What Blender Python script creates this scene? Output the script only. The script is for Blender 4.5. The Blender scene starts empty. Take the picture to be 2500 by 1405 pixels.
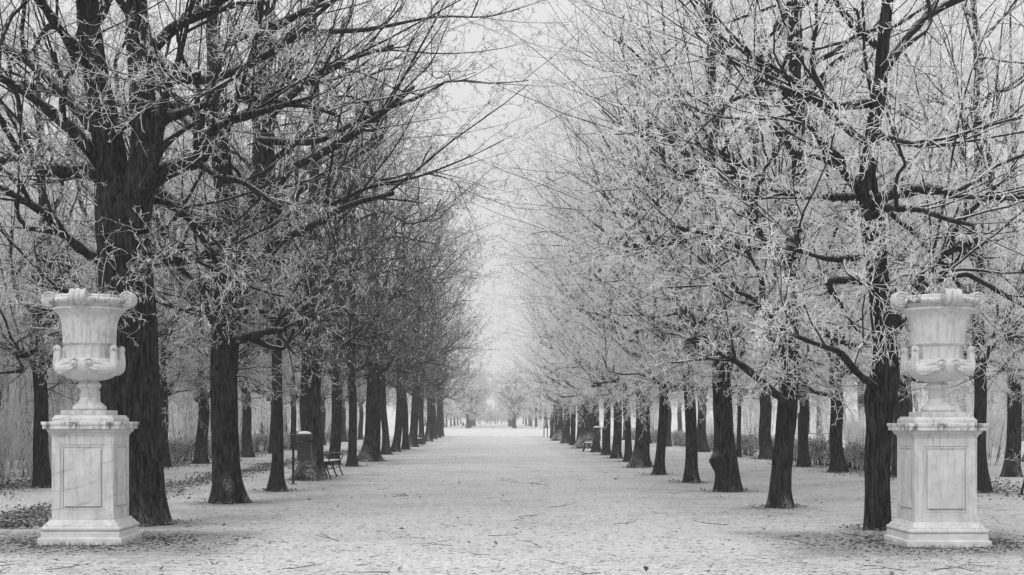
import bpy, math, random
import numpy as np

# ------------------------------------------------------------------ camera, sky, sun, exposure
scn = bpy.context.scene
COL = scn.collection
EYE = 1.6            # eye height in metres
F = 3472.0           # focal length in photo pixels (50 mm on 36 mm)
VX, VY = 1200.0, 1028.0   # where the avenue's axis meets the horizon in the photo

cam_d = bpy.data.cameras.new('camera')
cam_d.lens = 50; cam_d.sensor_width = 36
cam_d.shift_x = 0.02; cam_d.shift_y = 0.130
cam_d.clip_start = 0.1; cam_d.clip_end = 4000
cam = bpy.data.objects.new('camera', cam_d)
cam.location = (0, 0, EYE); cam.rotation_euler = (math.radians(90), 0, 0)
COL.objects.link(cam); scn.camera = cam

SUN_EL, SUN_AZ = math.radians(48), math.radians(212)     # soft light through the overcast, from behind the camera's left
world = bpy.data.worlds.new('World'); scn.world = world; world.use_nodes = True
wn = world.node_tree; wn.nodes.clear()
def wnode(t): return wn.nodes.new(t)
w_out = wnode('ShaderNodeOutputWorld'); w_bg = wnode('ShaderNodeBackground')
w_sky = wnode('ShaderNodeTexSky'); w_sky.sky_type = 'NISHITA'; w_sky.sun_disc = False
w_sky.sun_elevation = SUN_EL; w_sky.sun_rotation = SUN_AZ
w_bw = wnode('ShaderNodeRGBToBW'); w_m = wnode('ShaderNodeMath'); w_m.operation = 'MULTIPLY'; w_m.inputs[1].default_value = 0.004
wn.links.new(w_sky.outputs[0], w_bw.inputs[0]); wn.links.new(w_bw.outputs[0], w_m.inputs[0])
# overcast dome: brighter towards the zenith (CIE overcast sky, flattened by the fog)
w_tc = wnode('ShaderNodeTexCoord'); w_sep = wnode('ShaderNodeSeparateXYZ'); wn.links.new(w_tc.outputs['Generated'], w_sep.inputs[0])
w_cl = wnode('ShaderNodeMapRange'); w_cl.inputs[1].default_value = 0.0; w_cl.inputs[2].default_value = 1.0
w_cl.inputs[3].default_value = 0.64; w_cl.inputs[4].default_value = 1.22
wn.links.new(w_sep.outputs[2], w_cl.inputs[0])
w_a = wnode('ShaderNodeMath'); w_a.operation = 'ADD'
wn.links.new(w_cl.outputs[0], w_a.inputs[0]); wn.links.new(w_m.outputs[0], w_a.inputs[1])
wn.links.new(w_a.outputs[0], w_bg.inputs[0]); w_bg.inputs[1].default_value = 1.0
wn.links.new(w_bg.outputs[0], w_out.inputs[0])

sun_d = bpy.data.lights.new('sun', 'SUN'); sun_d.energy = 1.5; sun_d.angle = math.radians(40); sun_d.color = (1, 1, 1)
sun = bpy.data.objects.new('sun', sun_d); COL.objects.link(sun)
_sv = np.array([math.sin(SUN_AZ) * math.cos(SUN_EL), math.cos(SUN_AZ) * math.cos(SUN_EL), math.sin(SUN_EL)])
import mathutils
sun.rotation_euler = mathutils.Vector(_sv).to_track_quat('Z', 'Y').to_euler()
sun.location = tuple(_sv * 60)

scn.view_settings.view_transform = 'Standard'; scn.view_settings.look = 'None'
scn.view_settings.gamma = 1.0; scn.view_settings.exposure = 0.0; scn.view_settings.use_curve_mapping = False
cy = scn.cycles
cy.max_bounces = 5; cy.diffuse_bounces = 3; cy.glossy_bounces = 2; cy.volume_bounces = 1; cy.transmission_bounces = 2
cy.use_adaptive_sampling = True; cy.adaptive_threshold = 0.02
cy.use_denoising = True
try:
    cy.denoiser = 'OPENIMAGEDENOISE'; cy.denoising_input_passes = 'RGB_ALBEDO_NORMAL'; cy.denoising_prefilter = 'NONE'
except Exception: pass
cy.sample_clamp_indirect = 4.0
scn.render.film_transparent = False

# ------------------------------------------------------------------ helpers
TAU = 2 * math.pi
def world_at(px, py, d, dy=0.0):
    """photo pixel + distance -> metres"""
    return np.array([(px - VX) / F * d, d + dy, EYE + (VY - py) / F * d])

def nrm(v):
    return v / np.maximum(np.linalg.norm(v, axis=-1, keepdims=True), 1e-9)

class MB:
    """collects geometry for ONE mesh"""
    def __init__(s): s.V = []; s.F = []; s.M = []; s.n = 0
    def add(s, V, Fq, mat=0):
        V = np.asarray(V, dtype=np.float32).reshape(-1, 3); Fq = np.asarray(Fq, dtype=np.int64)
        s.V.append(V); s.F.append(Fq + s.n); s.M.append((len(Fq), mat)); s.n += len(V)
    def mesh(s, name, mats, smooth=False, flat_slots=()):
        me = bpy.data.meshes.new(name)
        V = np.concatenate(s.V); me.vertices.add(len(V)); me.vertices.foreach_set('co', V.ravel())
        loops = []; starts = []; off = 0
        for Fq in s.F:
            if len(Fq) == 0: continue
            k = Fq.shape[1]; loops.append(Fq.ravel()); starts.append(off + np.arange(len(Fq)) * k); off += Fq.size
        loops = np.concatenate(loops).astype(np.int32); starts = np.concatenate(starts).astype(np.int32)
        me.loops.add(len(loops)); me.loops.foreach_set('vertex_index', loops)
        me.polygons.add(len(starts)); me.polygons.foreach_set('loop_start', starts)
        mi = np.concatenate([np.full(n, m, np.int32) for n, m in s.M if n])
        me.polygons.foreach_set('material_index', mi)
        me.polygons.foreach_set('use_smooth', np.full(len(starts), smooth, dtype=bool))
        for m in (mats if isinstance(mats, (list, tuple)) else [mats]): me.materials.append(m)
        me.update(calc_edges=True); me.validate()
        return me
    def obj(s, name, mats, parent=None, smooth=False):
        return link(name, s.mesh(name, mats, smooth), parent)
    # ---- shapes
    def box(s, c, size, mat=0, rz=0.0, bev=0.0):
        x, y, z = [v / 2 for v in size]; b = bev
        if b <= 0:
            V = np.array([[sx * x, sy * y, sz * z] for sz in (-1, 1) for sx, sy in ((-1, -1), (1, -1), (1, 1), (-1, 1))])
            Fq = [[3, 2, 1, 0], [4, 5, 6, 7]] + [[i, (i + 1) % 4, (i + 1) % 4 + 4, i + 4] for i in range(4)]
            s.add(rotz(V, rz) + np.array(c), Fq, mat); return
        rings = [(x - b, y - b, -z), (x, y, -z + b), (x, y, z - b), (x - b, y - b, z)]
        s.rings([rotz(np.array([[-a, -q, w], [a, -q, w], [a, q, w], [-a, q, w]]), rz) + np.array(c) for a, q, w in rings], mat, caps=True)
    def rings(s, rs, mat=0, caps=False, close=True):
        k = len(rs[0]); V = np.concatenate(rs); Fq = []
        for i in range(len(rs) - 1):
            for a in range(k if close else k - 1):
                b = (a + 1) % k
                Fq.append([i * k + a, i * k + b, (i + 1) * k + b, (i + 1) * k + a])
        n0 = s.n; s.add(V, np.array(Fq), mat)
        if caps:
            c0 = rs[0].mean(0); c1 = rs[-1].mean(0)
            V2 = np.concatenate([rs[0], [c0], rs[-1], [c1]])
            T = [[(a + 1) % k, a, k] for a in range(k)] + [[k + 1 + a, k + 1 + (a + 1) % k, 2 * k + 1] for a in range(k)]
            s.add(V2, np.array(T), mat)
    def square_profile(s, prof, c=(0, 0, 0), mat=0, caps=True):
        """moulding run round a square block: prof = [(half_width, z)]"""
        c = np.array(c)
        s.rings([np.array([[-h, -h, z], [h, -h, z], [h, h, z], [-h, h, z]]) + c for h, z in prof], mat, caps)
    def lathe(s, prof, seg=64, mat=0, fn=None, caps=False, c=(0, 0, 0)):
        th = np.arange(seg) / seg * TAU; rs = []
        for r, z in prof:
            rr = np.full(seg, r, float) if fn is None else fn(r, z, th)
            rs.append(np.stack([rr * np.cos(th), rr * np.sin(th), np.full(seg, z, float)], 1) + np.array(c))
        s.rings(rs, mat, caps)
    def tubes(s, P, R, m=3, mat=0, cap=False):
        P = np.asarray(P, float); R = np.asarray(R, float)
        if P.ndim == 2: P = P[None]; R = R[None]
        N, k = P.shape[:2]
        if N == 0: return
        T = nrm(np.gradient(P, axis=1)); T0 = nrm(P[:, -1] - P[:, 0])
        ref = np.where(np.abs(T0[:, 2:3]) < 0.85, np.array([[0, 0, 1.0]]), np.array([[1.0, 0, 0]]))
        U0 = nrm(np.cross(T0, ref))[:, None, :]
        U = nrm(U0 - (U0 * T).sum(-1, keepdims=True) * T); W = np.cross(T, U)
        a = np.arange(m) / m * TAU
        V = P[:, :, None, :] + R[:, :, None, None] * (np.cos(a)[None, None, :, None] * U[:, :, None, :] + np.sin(a)[None, None, :, None] * W[:, :, None, :])
        idx = np.arange(N * k * m).reshape(N, k, m); nx = np.roll(idx, -1, axis=2)
        Fq = np.stack([idx[:, :-1], nx[:, :-1], nx[:, 1:], idx[:, 1:]], -1).reshape(-1, 4)
        s.add(V.reshape(-1, 3), Fq, mat)
        if cap:
            for n in range(N):
                for e, rev in ((0, True), (k - 1, False)):
                    f = idx[n, e]; 
                    ring = V[n, e]; VV = np.concatenate([ring, [ring.mean(0)]])
                    T3 = [[q, (q + 1) % m, m] if not rev else [(q + 1) % m, q, m] for q in range(m)]
                    s.add(VV, np.array(T3), mat)

def rotz(V, a):
    c, s_ = math.cos(a), math.sin(a); V = np.asarray(V, float)
    return np.stack([V[..., 0] * c - V[..., 1] * s_, V[..., 0] * s_ + V[..., 1] * c, V[..., 2]], -1)

def link(name, data, parent=None, loc=None):
    o = bpy.data.objects.new(name, data); COL.objects.link(o)
    if parent is not None: o.parent = parent
    if loc is not None: o.location = loc
    return o
def tag(o, label=None, cat=None, group=None, kind=None):
    if label: o['label'] = label
    if cat: o['category'] = cat
    if group: o['group'] = group
    if kind: o['kind'] = kind
    return o
def thing(name, label, cat, loc=(0, 0, 0), rz=0.0, group=None, scale=1.0):
    o = link(name, None); o.location = tuple(float(v) for v in loc); o.rotation_euler = (0, 0, rz)
    o.scale = (scale,) * 3; o.empty_display_size = 0.2
    return tag(o, label, cat, group)
def dup(root, loc, rz=0.0, scale=1.0, label=None, group=None):
    def cp(o, par):
        c = o.copy(); COL.objects.link(c); c.parent = par
        for ch in o.children: cp(ch, c)
        return c
    r = cp(root, None); r.location = tuple(float(v) for v in loc); r.rotation_euler = (0, 0, rz); r.scale = (scale,) * 3
    if label: r['label'] = label
    if group: r['group'] = group
    return r
def spline(pts, n):
    """smooth resample of a control polyline (columns can hold radius too)"""
    P = np.asarray(pts, float); k = len(P)
    if k < 3:
        t = np.linspace(0, 1, n)[:, None]; return P[0] * (1 - t) + P[-1] * t
    Q = np.concatenate([[2 * P[0] - P[1]], P, [2 * P[-1] - P[-2]]])
    u = np.linspace(0, k - 1 - 1e-6, n); i = u.astype(int); t = (u - i)[:, None]
    a, b, c, d = Q[i], Q[i + 1], Q[i + 2], Q[i + 3]
    return 0.5 * (2 * b + (c - a) * t + (2 * a - 5 * b + 4 * c - d) * t ** 2 + (3 * b - a - 3 * c + d) * t ** 3)

# ------------------------------------------------------------------ materials (grey: the photograph is black and white)
def g(v): return (v, v, v, 1)
class Mat:
    def __init__(s, name, rough=0.9):
        s.m = bpy.data.materials.new(name); s.m.use_nodes = True; s.t = s.m.node_tree
        s.b = s.t.nodes['Principled BSDF']; s.b.inputs['Roughness'].default_value = rough
        s.b.inputs['Specular IOR Level'].default_value = 0.25
        s._co = None
    def n(s, t, **k):
        o = s.t.nodes.new(t)
        for a, v in k.items(): setattr(o, a, v)
        return o
    def l(s, a, b): s.t.links.new(a, b)
    def co(s, scale=(1, 1, 1), kind='Object', rot=(0, 0, 0)):
        tc = s.n('ShaderNodeTexCoord'); mp = s.n('ShaderNodeMapping'); mp.inputs['Scale'].default_value = scale; mp.inputs['Rotation'].default_value = rot
        s.l(tc.outputs[kind], mp.inputs[0]); return mp.outputs[0]
    def noise(s, vec, scale, detail=4, rough=0.6, dist=0.0):
        o = s.n('ShaderNodeTexNoise'); o.inputs['Scale'].default_value = scale; o.inputs['Detail'].default_value = detail
        o.inputs['Roughness'].default_value = rough; o.inputs['Distortion'].default_value = dist
        s.l(vec, o.inputs['Vector']); return o.outputs['Fac']
    def ramp(s, fac, stops):
        o = s.n('ShaderNodeValToRGB'); e = o.color_ramp.elements
        while len(e) < len(stops): e.new(0.5)
        for q, (p, v) in zip(e, stops): q.position = p; q.color = g(v)
        s.l(fac, o.inputs[0]); return o.outputs[0]
    def rng(s, fac, a, b, c=0.0, d=1.0):
        o = s.n('ShaderNodeMapRange'); o.interpolation_type = 'SMOOTHSTEP'
        for i, v in zip((1, 2, 3, 4), (a, b, c, d)): o.inputs[i].default_value = v
        s.l(fac, o.inputs[0]); return o.outputs[0]
    def mth(s, op, a, b):
        o = s.n('ShaderNodeMath', operation=op)
        for i, v in enumerate((a, b)):
            if hasattr(v, 'is_output'): s.l(v, o.inputs[i])
            else: o.inputs[i].default_value = v
        return o.outputs[0]
    def mix(s, fac, a, b):
        o = s.n('ShaderNodeMix', data_type='RGBA')
        for i, v in ((0, fac), (6, a), (7, b)):
            if hasattr(v, 'is_output'): s.l(v, o.inputs[i])
            else: o.inputs[i].default_value = v if i == 0 else g(v)
        return o.outputs[2]
    def up(s):
        ge = s.n('ShaderNodeNewGeometry'); se = s.n('ShaderNodeSeparateXYZ'); s.l(ge.outputs['Normal'], se.inputs[0]); return se.outputs[2]
    def base(s, c):
        if hasattr(c, 'is_output'): s.l(c, s.b.inputs['Base Color'])
        else: s.b.inputs['Base Color'].default_value = g(c)
        return s
    def bump(s, h, strength=0.5, dist=0.02):
        o = s.n('ShaderNodeBump'); o.inputs['Strength'].default_value = strength; o.inputs['Distance'].default_value = dist
        s.l(h, o.inputs['Height']); s.l(o.outputs[0], s.b.inputs['Normal']); return s

def mk_bark(name, lo, hi, frost):
    m = Mat(name, 0.95)
    v = m.co((9, 9, 1.1)); f = m.noise(v, 3.0, 5, 0.65, 0.6)
    c = m.ramp(f, [(0.40, lo), (0.50, (lo + hi) * 0.42), (0.61, hi)])
    v2 = m.co(); big = m.noise(v2, 2.3, 5, 0.7)
    c = m.mix(m.rng(big, 0.55, 0.8, 0, 0.5), c, hi * 1.7)
    sp = m.noise(m.co((1, 1, 0.6)), 26, 3, 0.7)
    fr = m.mth('MULTIPLY', m.rng(m.up(), 0.15, 0.8), m.rng(sp, 0.40, 0.62, 0, frost))
    c = m.mix(fr, c, 0.62)
    m.base(c); m.bump(f, 1.0, 0.08); return m.m
BARK = mk_bark('bark', 0.003, 0.058, 0.85)
BARK_PALE = mk_bark('bark_smooth_grey', 0.018, 0.085, 0.7)

def mk_twig(name, core, frost, bare):
    """thin shoots: dark bark with hoar frost, thicker on top"""
    m = Mat(name, 0.9)
    f = m.noise(m.co(), 2.2, 3, 0.6); f2 = m.noise(m.co(), 34, 2, 0.6)
    k = m.mth('ADD', m.mth('MULTIPLY', m.up(), 0.42), m.mth('ADD', m.mth('MULTIPLY', f, 1.1), m.mth('MULTIPLY', f2, 0.4)))
    c = m.mix(m.rng(k, bare, bare + 0.35), core, frost)
    m.base(c); return m.m
TWIG_HEAVY = mk_twig('twig_thick_frost', 0.09, 0.88, 0.22)
TWIG_LIGHT = mk_twig('twig_thin_frost', 0.022, 0.56, 0.82)
TWIG_MID = mk_twig('twig_frost', 0.035, 0.80, 0.54)
BRANCH = mk_twig('branch_bark', 0.018, 0.60, 0.95)
BRANCH_FR = mk_twig('branch_bark_frosted', 0.024, 0.68, 0.84)
m = Mat('frosted_bract', 0.95); m.base(m.ramp(m.noise(m.co(), 9, 3), [(0.35, 0.42), (0.62, 0.86)])); BRACT = m.m

def mk_marble(name, vein_amt, straight):
    m = Mat(name, 0.62); v = m.co()
    if straight:                                     # a few straight diagonal veins
        se = m.n('ShaderNodeSeparateXYZ'); tc = m.n('ShaderNodeTexCoord'); m.l(tc.outputs['Object'], se.inputs[0])
        q = m.mth('ADD', m.mth('SUBTRACT', se.outputs[2], m.mth('MULTIPLY', se.outputs[0], 0.24)), m.mth('MULTIPLY', m.noise(v, 3.0, 5, 0.65), 0.10))
        fr = m.mth('ABSOLUTE', m.mth('SUBTRACT', m.mth('FRACT', m.mth('MULTIPLY', q, 4.3), 0), 0.5), 0)
        band = m.rng(fr, 0.0, 0.085, 1.0, 0.0); fade = m.rng(m.noise(m.co((2.2, 2.2, 5), rot=(0, .24, 0)), 1.5, 3), 0.44, 0.60)
    else:
        vein = m.noise(m.co((1.4, 1.4, 2.6), rot=(0.3, 0.7, 0.4)), 1.6, 5, 0.55, 1.4)
        band = m.rng(m.mth('ABSOLUTE', m.mth('SUBTRACT', vein, 0.5), 0), 0.0, 0.05, 1.0, 0.0); fade = m.rng(m.noise(v, 2.1, 3), 0.40, 0.64)
    cloud = m.ramp(m.noise(v, 4.5, 6, 0.65), [(0.3, 0.47), (0.7, 0.64)])
    c = m.mix(m.mth('MULTIPLY', m.mth('MULTIPLY', band, fade), vein_amt), cloud, 0.24)
    st = m.noise(m.co((7, 7, 0.55)), 3.2, 4, 0.65)   # rain streaks
    c = m.mix(m.rng(st, 0.50, 0.70, 0, 0.6), c, 0.26)
    gr = m.noise(v, 17, 5, 0.7); c = m.mix(m.rng(gr, 0.56, 0.76, 0, 0.5), c, 0.24)
    m.base(c); m.bump(m.noise(v, 60, 4), 0.15, 0.01); return m.m
MARBLE = mk_marble('weathered_marble', 0.5, True)
MARBLE_U = mk_marble('veined_marble', 0.5, False)
MARBLE_B = mk_marble('weathered_marble_pale', 0.12, False)
m = Mat('stained_marble', 0.75)
st = m.noise(m.co((5, 5, 1.5)), 4.0, 5, 0.7); sp = m.noise(m.co(), 1.9, 2)
k = m.mth('MULTIPLY', m.rng(st, 0.42, 0.60), m.rng(sp, 0.40, 0.56))
m.base(m.mix(k, m.ramp(m.noise(m.co(), 6, 4), [(0.3, 0.52), (0.7, 0.70)]), 0.12)); STAINED = m.m
m = Mat('plinth_marble', 0.75)
gz = m.n('ShaderNodeSeparateXYZ'); tc = m.n('ShaderNodeTexCoord'); m.l(tc.outputs['Object'], gz.inputs[0])
k = m.mth('MULTIPLY', m.rng(m.noise(m.co((3, 3, 1)), 5, 5, 0.7), 0.40, 0.62), m.rng(gz.outputs[2], 0.0, 0.075, 0.95, 0.0))
m.base(m.mix(k, m.ramp(m.noise(m.co((1, 1, 2)), 5, 5), [(0.3, 0.50), (0.7, 0.70)]), 0.06)); PLINTH = m.m

m = Mat('ground_frosted_sand', 0.95)
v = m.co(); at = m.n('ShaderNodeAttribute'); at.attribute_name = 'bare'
n1 = m.noise(v, 0.35, 4, 0.6); n2 = m.noise(m.co((1, 2.2, 1)), 2.6, 5, 0.65); n3 = m.noise(v, 21, 4, 0.72); n4 = m.noise(v, 48, 4, 0.75)
frost = m.ramp(n3, [(0.32, 0.38), (0.47, 0.60), (0.62, 0.79)])
frost = m.mix(m.rng(n4, 0.57, 0.70, 0, 0.8), frost, 0.14)
n5 = m.noise(m.co((1, 1.6, 1)), 7.5, 6, 0.75); n6 = m.noise(v, 0.9, 3, 0.6)
frost = m.mix(m.mth('MULTIPLY', m.rng(n5, 0.50, 0.62, 0, 0.85), m.rng(n6, 0.36, 0.60, 0.35, 1.0)), frost, 0.20)
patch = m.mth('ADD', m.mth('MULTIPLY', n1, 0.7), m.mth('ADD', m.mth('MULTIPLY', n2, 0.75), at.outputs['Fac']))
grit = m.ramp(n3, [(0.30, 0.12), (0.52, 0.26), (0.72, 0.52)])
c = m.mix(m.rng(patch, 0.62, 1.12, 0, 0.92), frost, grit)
m.base(c); m.bump(m.mth('ADD', n3, m.mth('MULTIPLY', n4, 0.5)), 0.6, 0.03); GROUND = m.m

def plain(name, lo, hi, rough=0.8, scale=8, snow=0.0, metal=0.0):
    m = Mat(name, rough); c = m.ramp(m.noise(m.co(), scale, 4), [(0.3, lo), (0.7, hi)])
    if snow > 0:
        k = m.mth('MULTIPLY', m.rng(m.up(), 0.35, 0.8), m.rng(m.noise(m.co(), 16, 3), 0.30, 0.5, 0, snow)); c = m.mix(k, c, 0.78)
    m.base(c); m.b.inputs['Metallic'].default_value = metal; m.bump(m.noise(m.co(), scale * 5, 3), 0.2, 0.01); return m.m
IRON = plain('cast_iron', 0.012, 0.03, 0.55, 20, 0.5)
BIN = plain('painted_bin_metal', 0.035, 0.06, 0.4, 3, 0.25)
BIN_DARK = plain('bin_inside', 0.012, 0.02, 0.8)
PLANK = plain('bench_wood', 0.05, 0.11, 0.7, 12, 0.95)
SNOW = plain('snow', 0.72, 0.82, 0.95, 9)
STICK = plain('fallen_wood', 0.02, 0.10, 0.9, 12)
m = Mat('dry_leaf', 0.85)
oi = m.n('ShaderNodeNewGeometry')
c = m.ramp(m.noise(m.co(), 9, 2, 0.7), [(0.32, 0.045), (0.5, 0.16), (0.62, 0.30), (0.75, 0.66)]); m.base(c); LEAF = m.m
POST = plain('stake_wood', 0.03, 0.08, 0.85, 12)
WALLM = plain('far_wall', 0.45, 0.55, 0.9, 2)

# ------------------------------------------------------------------ layout of trunks (photo base pixel -> metres)
def base_d(y): return EYE * F / (y - VY)
INNER_L = [(340, 1282, .43), (562, 1228, .27), (677, 1199, .135), (757, 1172, .33), (815, 1137, .21), (859, 1141, .15),
           (903, 1127, .36), (943, 1111, .17), (966, 1104, .21), (990, 1099, .17), (1006, 1092, .29), (1028, 1085, .2),
           (1045, 1079, .3), (1058, 1074, .25), (1069, 1069.5, .25), (1079, 1066, .18)]
INNER_R = [(2140, 1296, .19), (1905, 1240, .175), (1775, 1200, .225), (1689, 1178, .16), (1609, 1160, .14), (1564, 1143, .28),
           (1535, 1129, .14), (1505, 1120, .19), (1480, 1112, .17), (1456, 1105, .17), (1431, 1096, .5), (1413, 1092, .16),
           (1398, 1088, .16), (1382, 1084, .26), (1364, 1077, .4), (1347, 1071, .15)]
OUTER_L = [(103, 1190, .19), (262, 1166, .22), (402, 1143, .15), (490, 1133, .25), (605, 1118, .22), (664, 1108, .14), (718, 1100, .17),
           (785, 1088, .2), (838, 1080, .24), (880, 1074, .2), (921, 1069, .2)]
OUTER_R = [(2397, 1205, .15), (2200, 1166, .22), (2046, 1154, .22), (1962, 1141, .2), (1872, 1122, .28), (1804, 1117, .1), (1716, 1104, .23),
           (1630, 1091, .24), (1583, 1084, .2), (1527, 1076, .22), (1480, 1070, .22)]
ALL_TRUNKS = [(base_d(y), (x - VX) / F * base_d(y), r) for x, y, r in INNER_L + INNER_R + OUTER_L + OUTER_R]
PED = [(-5.27, 18.72, 0.0), (5.80, 18.55, -0.02)]

# ------------------------------------------------------------------ ground
rg = np.random.default_rng(3)
ys = np.concatenate([np.arange(-60, 8, 6.0), np.arange(10, 62, 0.35), np.arange(62, 165, 1.0), np.geomspace(166, 1500, 34)])
xp = np.concatenate([np.arange(0, 15.9, 0.35), np.arange(16, 40, 1.0), np.geomspace(41, 700, 22)])
xs = np.concatenate([-xp[:0:-1], xp])
GX, GY = np.meshgrid(xs, ys)
def vnoise(x, y, s, seed):
    r = np.random.default_rng(seed); o = 0
    for k in range(6):
        a = r.uniform(0, TAU); f = s * r.uniform(0.6, 1.7); o = o + np.sin((x * math.cos(a) + y * math.sin(a)) * f + r.uniform(0, TAU))
    return o / 3.2
def ground_z(x, y):
    near = np.clip(1 - (y - 120) / 60, 0, 1)
    return (0.018 * vnoise(x, y, 0.8, 1) + 0.008 * vnoise(x, y, 3.0, 2)) * near
GZ = ground_z(GX, GY)
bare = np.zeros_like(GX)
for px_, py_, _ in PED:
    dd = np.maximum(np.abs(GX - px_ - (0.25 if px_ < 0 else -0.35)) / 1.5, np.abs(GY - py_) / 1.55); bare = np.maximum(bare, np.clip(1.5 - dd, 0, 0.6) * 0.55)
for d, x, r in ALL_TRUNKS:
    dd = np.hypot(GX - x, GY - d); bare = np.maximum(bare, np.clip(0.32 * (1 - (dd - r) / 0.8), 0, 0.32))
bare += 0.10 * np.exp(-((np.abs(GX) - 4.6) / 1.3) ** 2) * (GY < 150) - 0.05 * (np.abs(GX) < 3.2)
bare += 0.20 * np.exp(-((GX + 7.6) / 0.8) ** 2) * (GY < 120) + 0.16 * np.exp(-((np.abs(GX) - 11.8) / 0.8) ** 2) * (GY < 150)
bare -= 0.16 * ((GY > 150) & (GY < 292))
mb = MB(); nx_ = len(xs); ny_ = len(ys)
idx = np.arange(nx_ * ny_).reshape(ny_, nx_)
mb.add(np.stack([GX, GY, GZ], -1).reshape(-1, 3), np.stack([idx[:-1, :-1], idx[:-1, 1:], idx[1:, 1:], idx[1:, :-1]], -1).reshape(-1, 4))
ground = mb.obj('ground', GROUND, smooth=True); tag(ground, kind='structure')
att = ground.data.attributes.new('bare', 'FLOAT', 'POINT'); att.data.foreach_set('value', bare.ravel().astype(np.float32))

# ------------------------------------------------------------------ trees
def perp(T, rng):
    a = rng.normal(size=T.shape); a -= (a * T).sum(-1, keepdims=True) * T; return nrm(a)
def grow(rng, P, D, L, n, wig, trop=(0, 0, 0), kink=0.0):
    pts = np.zeros((len(P), n + 1, 3)); pts[:, 0] = P; d = nrm(D); st = (L / n)[:, None]; tr = np.asarray(trop, float)
    for i in range(n):
        w = rng.normal(size=d.shape) * wig
        if kink: w += rng.normal(size=d.shape) * kink * (rng.random((len(d), 1)) < 0.3)
        d = nrm(d + w + tr); pts[:, i + 1] = pts[:, i] + d * st
    return pts
def sample(rng, P, R, cnt, t0, t1, power=1.0):
    """cnt positions on every polyline"""
    N, k = P.shape[:2]
    u = (np.arange(cnt)[None] + rng.random((N, cnt))) / cnt
    t = (t0 + (t1 - t0) * u ** power) * (k - 1 - 1e-6); i = t.astype(int); f = (t - i)[..., None]
    r = np.arange(N)[:, None]
    p = P[r, i] * (1 - f) + P[r, i + 1] * f; T = nrm(P[r, i + 1] - P[r, i]); rad = R[r, i] * (1 - f[..., 0]) + R[r, i + 1] * f[..., 0]
    return p.reshape(-1, 3), T.reshape(-1, 3), rad.ravel(), ((t / (k - 1)).ravel())
def side_dir(rng, T, lo, hi):
    a = rng.uniform(lo, hi, len(T))[:, None]; return np.cos(a) * T + np.sin(a) * perp(T, rng)

def envelope(z, rmax=5.3, top=14.5, z0=2.2):
    return rmax * np.interp(z, [z0 - 0.6, z0, z0 + 1.5, z0 + 3.5, z0 + 6, 9.8, 12, top - 0.8, top], [0.02, 0.16, 0.36, 0.62, 0.92, 1.0, 0.88, 0.5, 0.1])
def clip_len(P, D, L, env):
    D = nrm(D)
    for s in (1.0, 0.75, 0.55, 0.4):
        E = P + D * L[:, None]; out = np.hypot(E[:, 0], E[:, 1]) > env(E[:, 2])
        L = np.where(out, L * 0.76, L)
    return L

def trunk_mesh(rng, path, rad, seg, rows, ridges=0, flare=0.75, lobes=5, extra=()):
    """tapered trunk with root flare, bark furrows and burls"""
    S = spline(np.c_[path, rad], rows); P, R = S[:, :3], S[:, 3]
    th = np.arange(seg) / seg * TAU; ph = rng.uniform(0, TAU, 8)
    z = P[:, 2:3]; base = R[0]
    root = np.exp(-np.maximum(z, 0) / (0.75 * base + 0.11)); lob = np.cos(lobes * th + ph[0]) * 0.5 + 0.35 * np.cos((lobes - 2) * th + ph[1])
    mul = 1 + root * (flare * (0.55 + 0.5 * lob[None]))
    mul = mul + 0.06 * np.cos(3 * th + ph[2] + 0.35 * z) + 0.05 * np.cos(2 * th + ph[3] - 0.6 * z) + 0.03 * np.cos(5 * th + ph[4] + 0.9 * z)
    if ridges:
        wv = 0.55 * np.sin(1.7 * z + ph[5] + 2 * th) + 0.5 * np.sin(3.9 * z + ph[6] + 5 * th) + 0.6 * np.sin(0.8 * z + 3 * th)
        rid = np.abs(np.sin(ridges * 0.5 * th + wv * 1.6)) ** 0.6
        brk = 0.7 + 0.3 * np.sin(6.1 * z + 7 * th + 2.2 * np.sin(ridges * 0.25 * th))
        mul = mul + (rid * brk - 0.6) * (0.030 / np.maximum(R[:, None], 0.05)) * 0.9
    for (bz, ba, bs, bw) in extra:                      # burls
        da = np.angle(np.exp(1j * (th - ba))); mul = mul + bs * np.exp(-((z - bz) / bw) ** 2 - (da / 0.6)[None] ** 2)
    rr = R[:, None] * mul
    V = np.stack([P[:, 0:1] + rr * np.cos(th), P[:, 1:2] + rr * np.sin(th), np.repeat(z, seg, 1)], -1)
    mb = MB(); mb.rings(list(V)); 
    return mb

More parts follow.
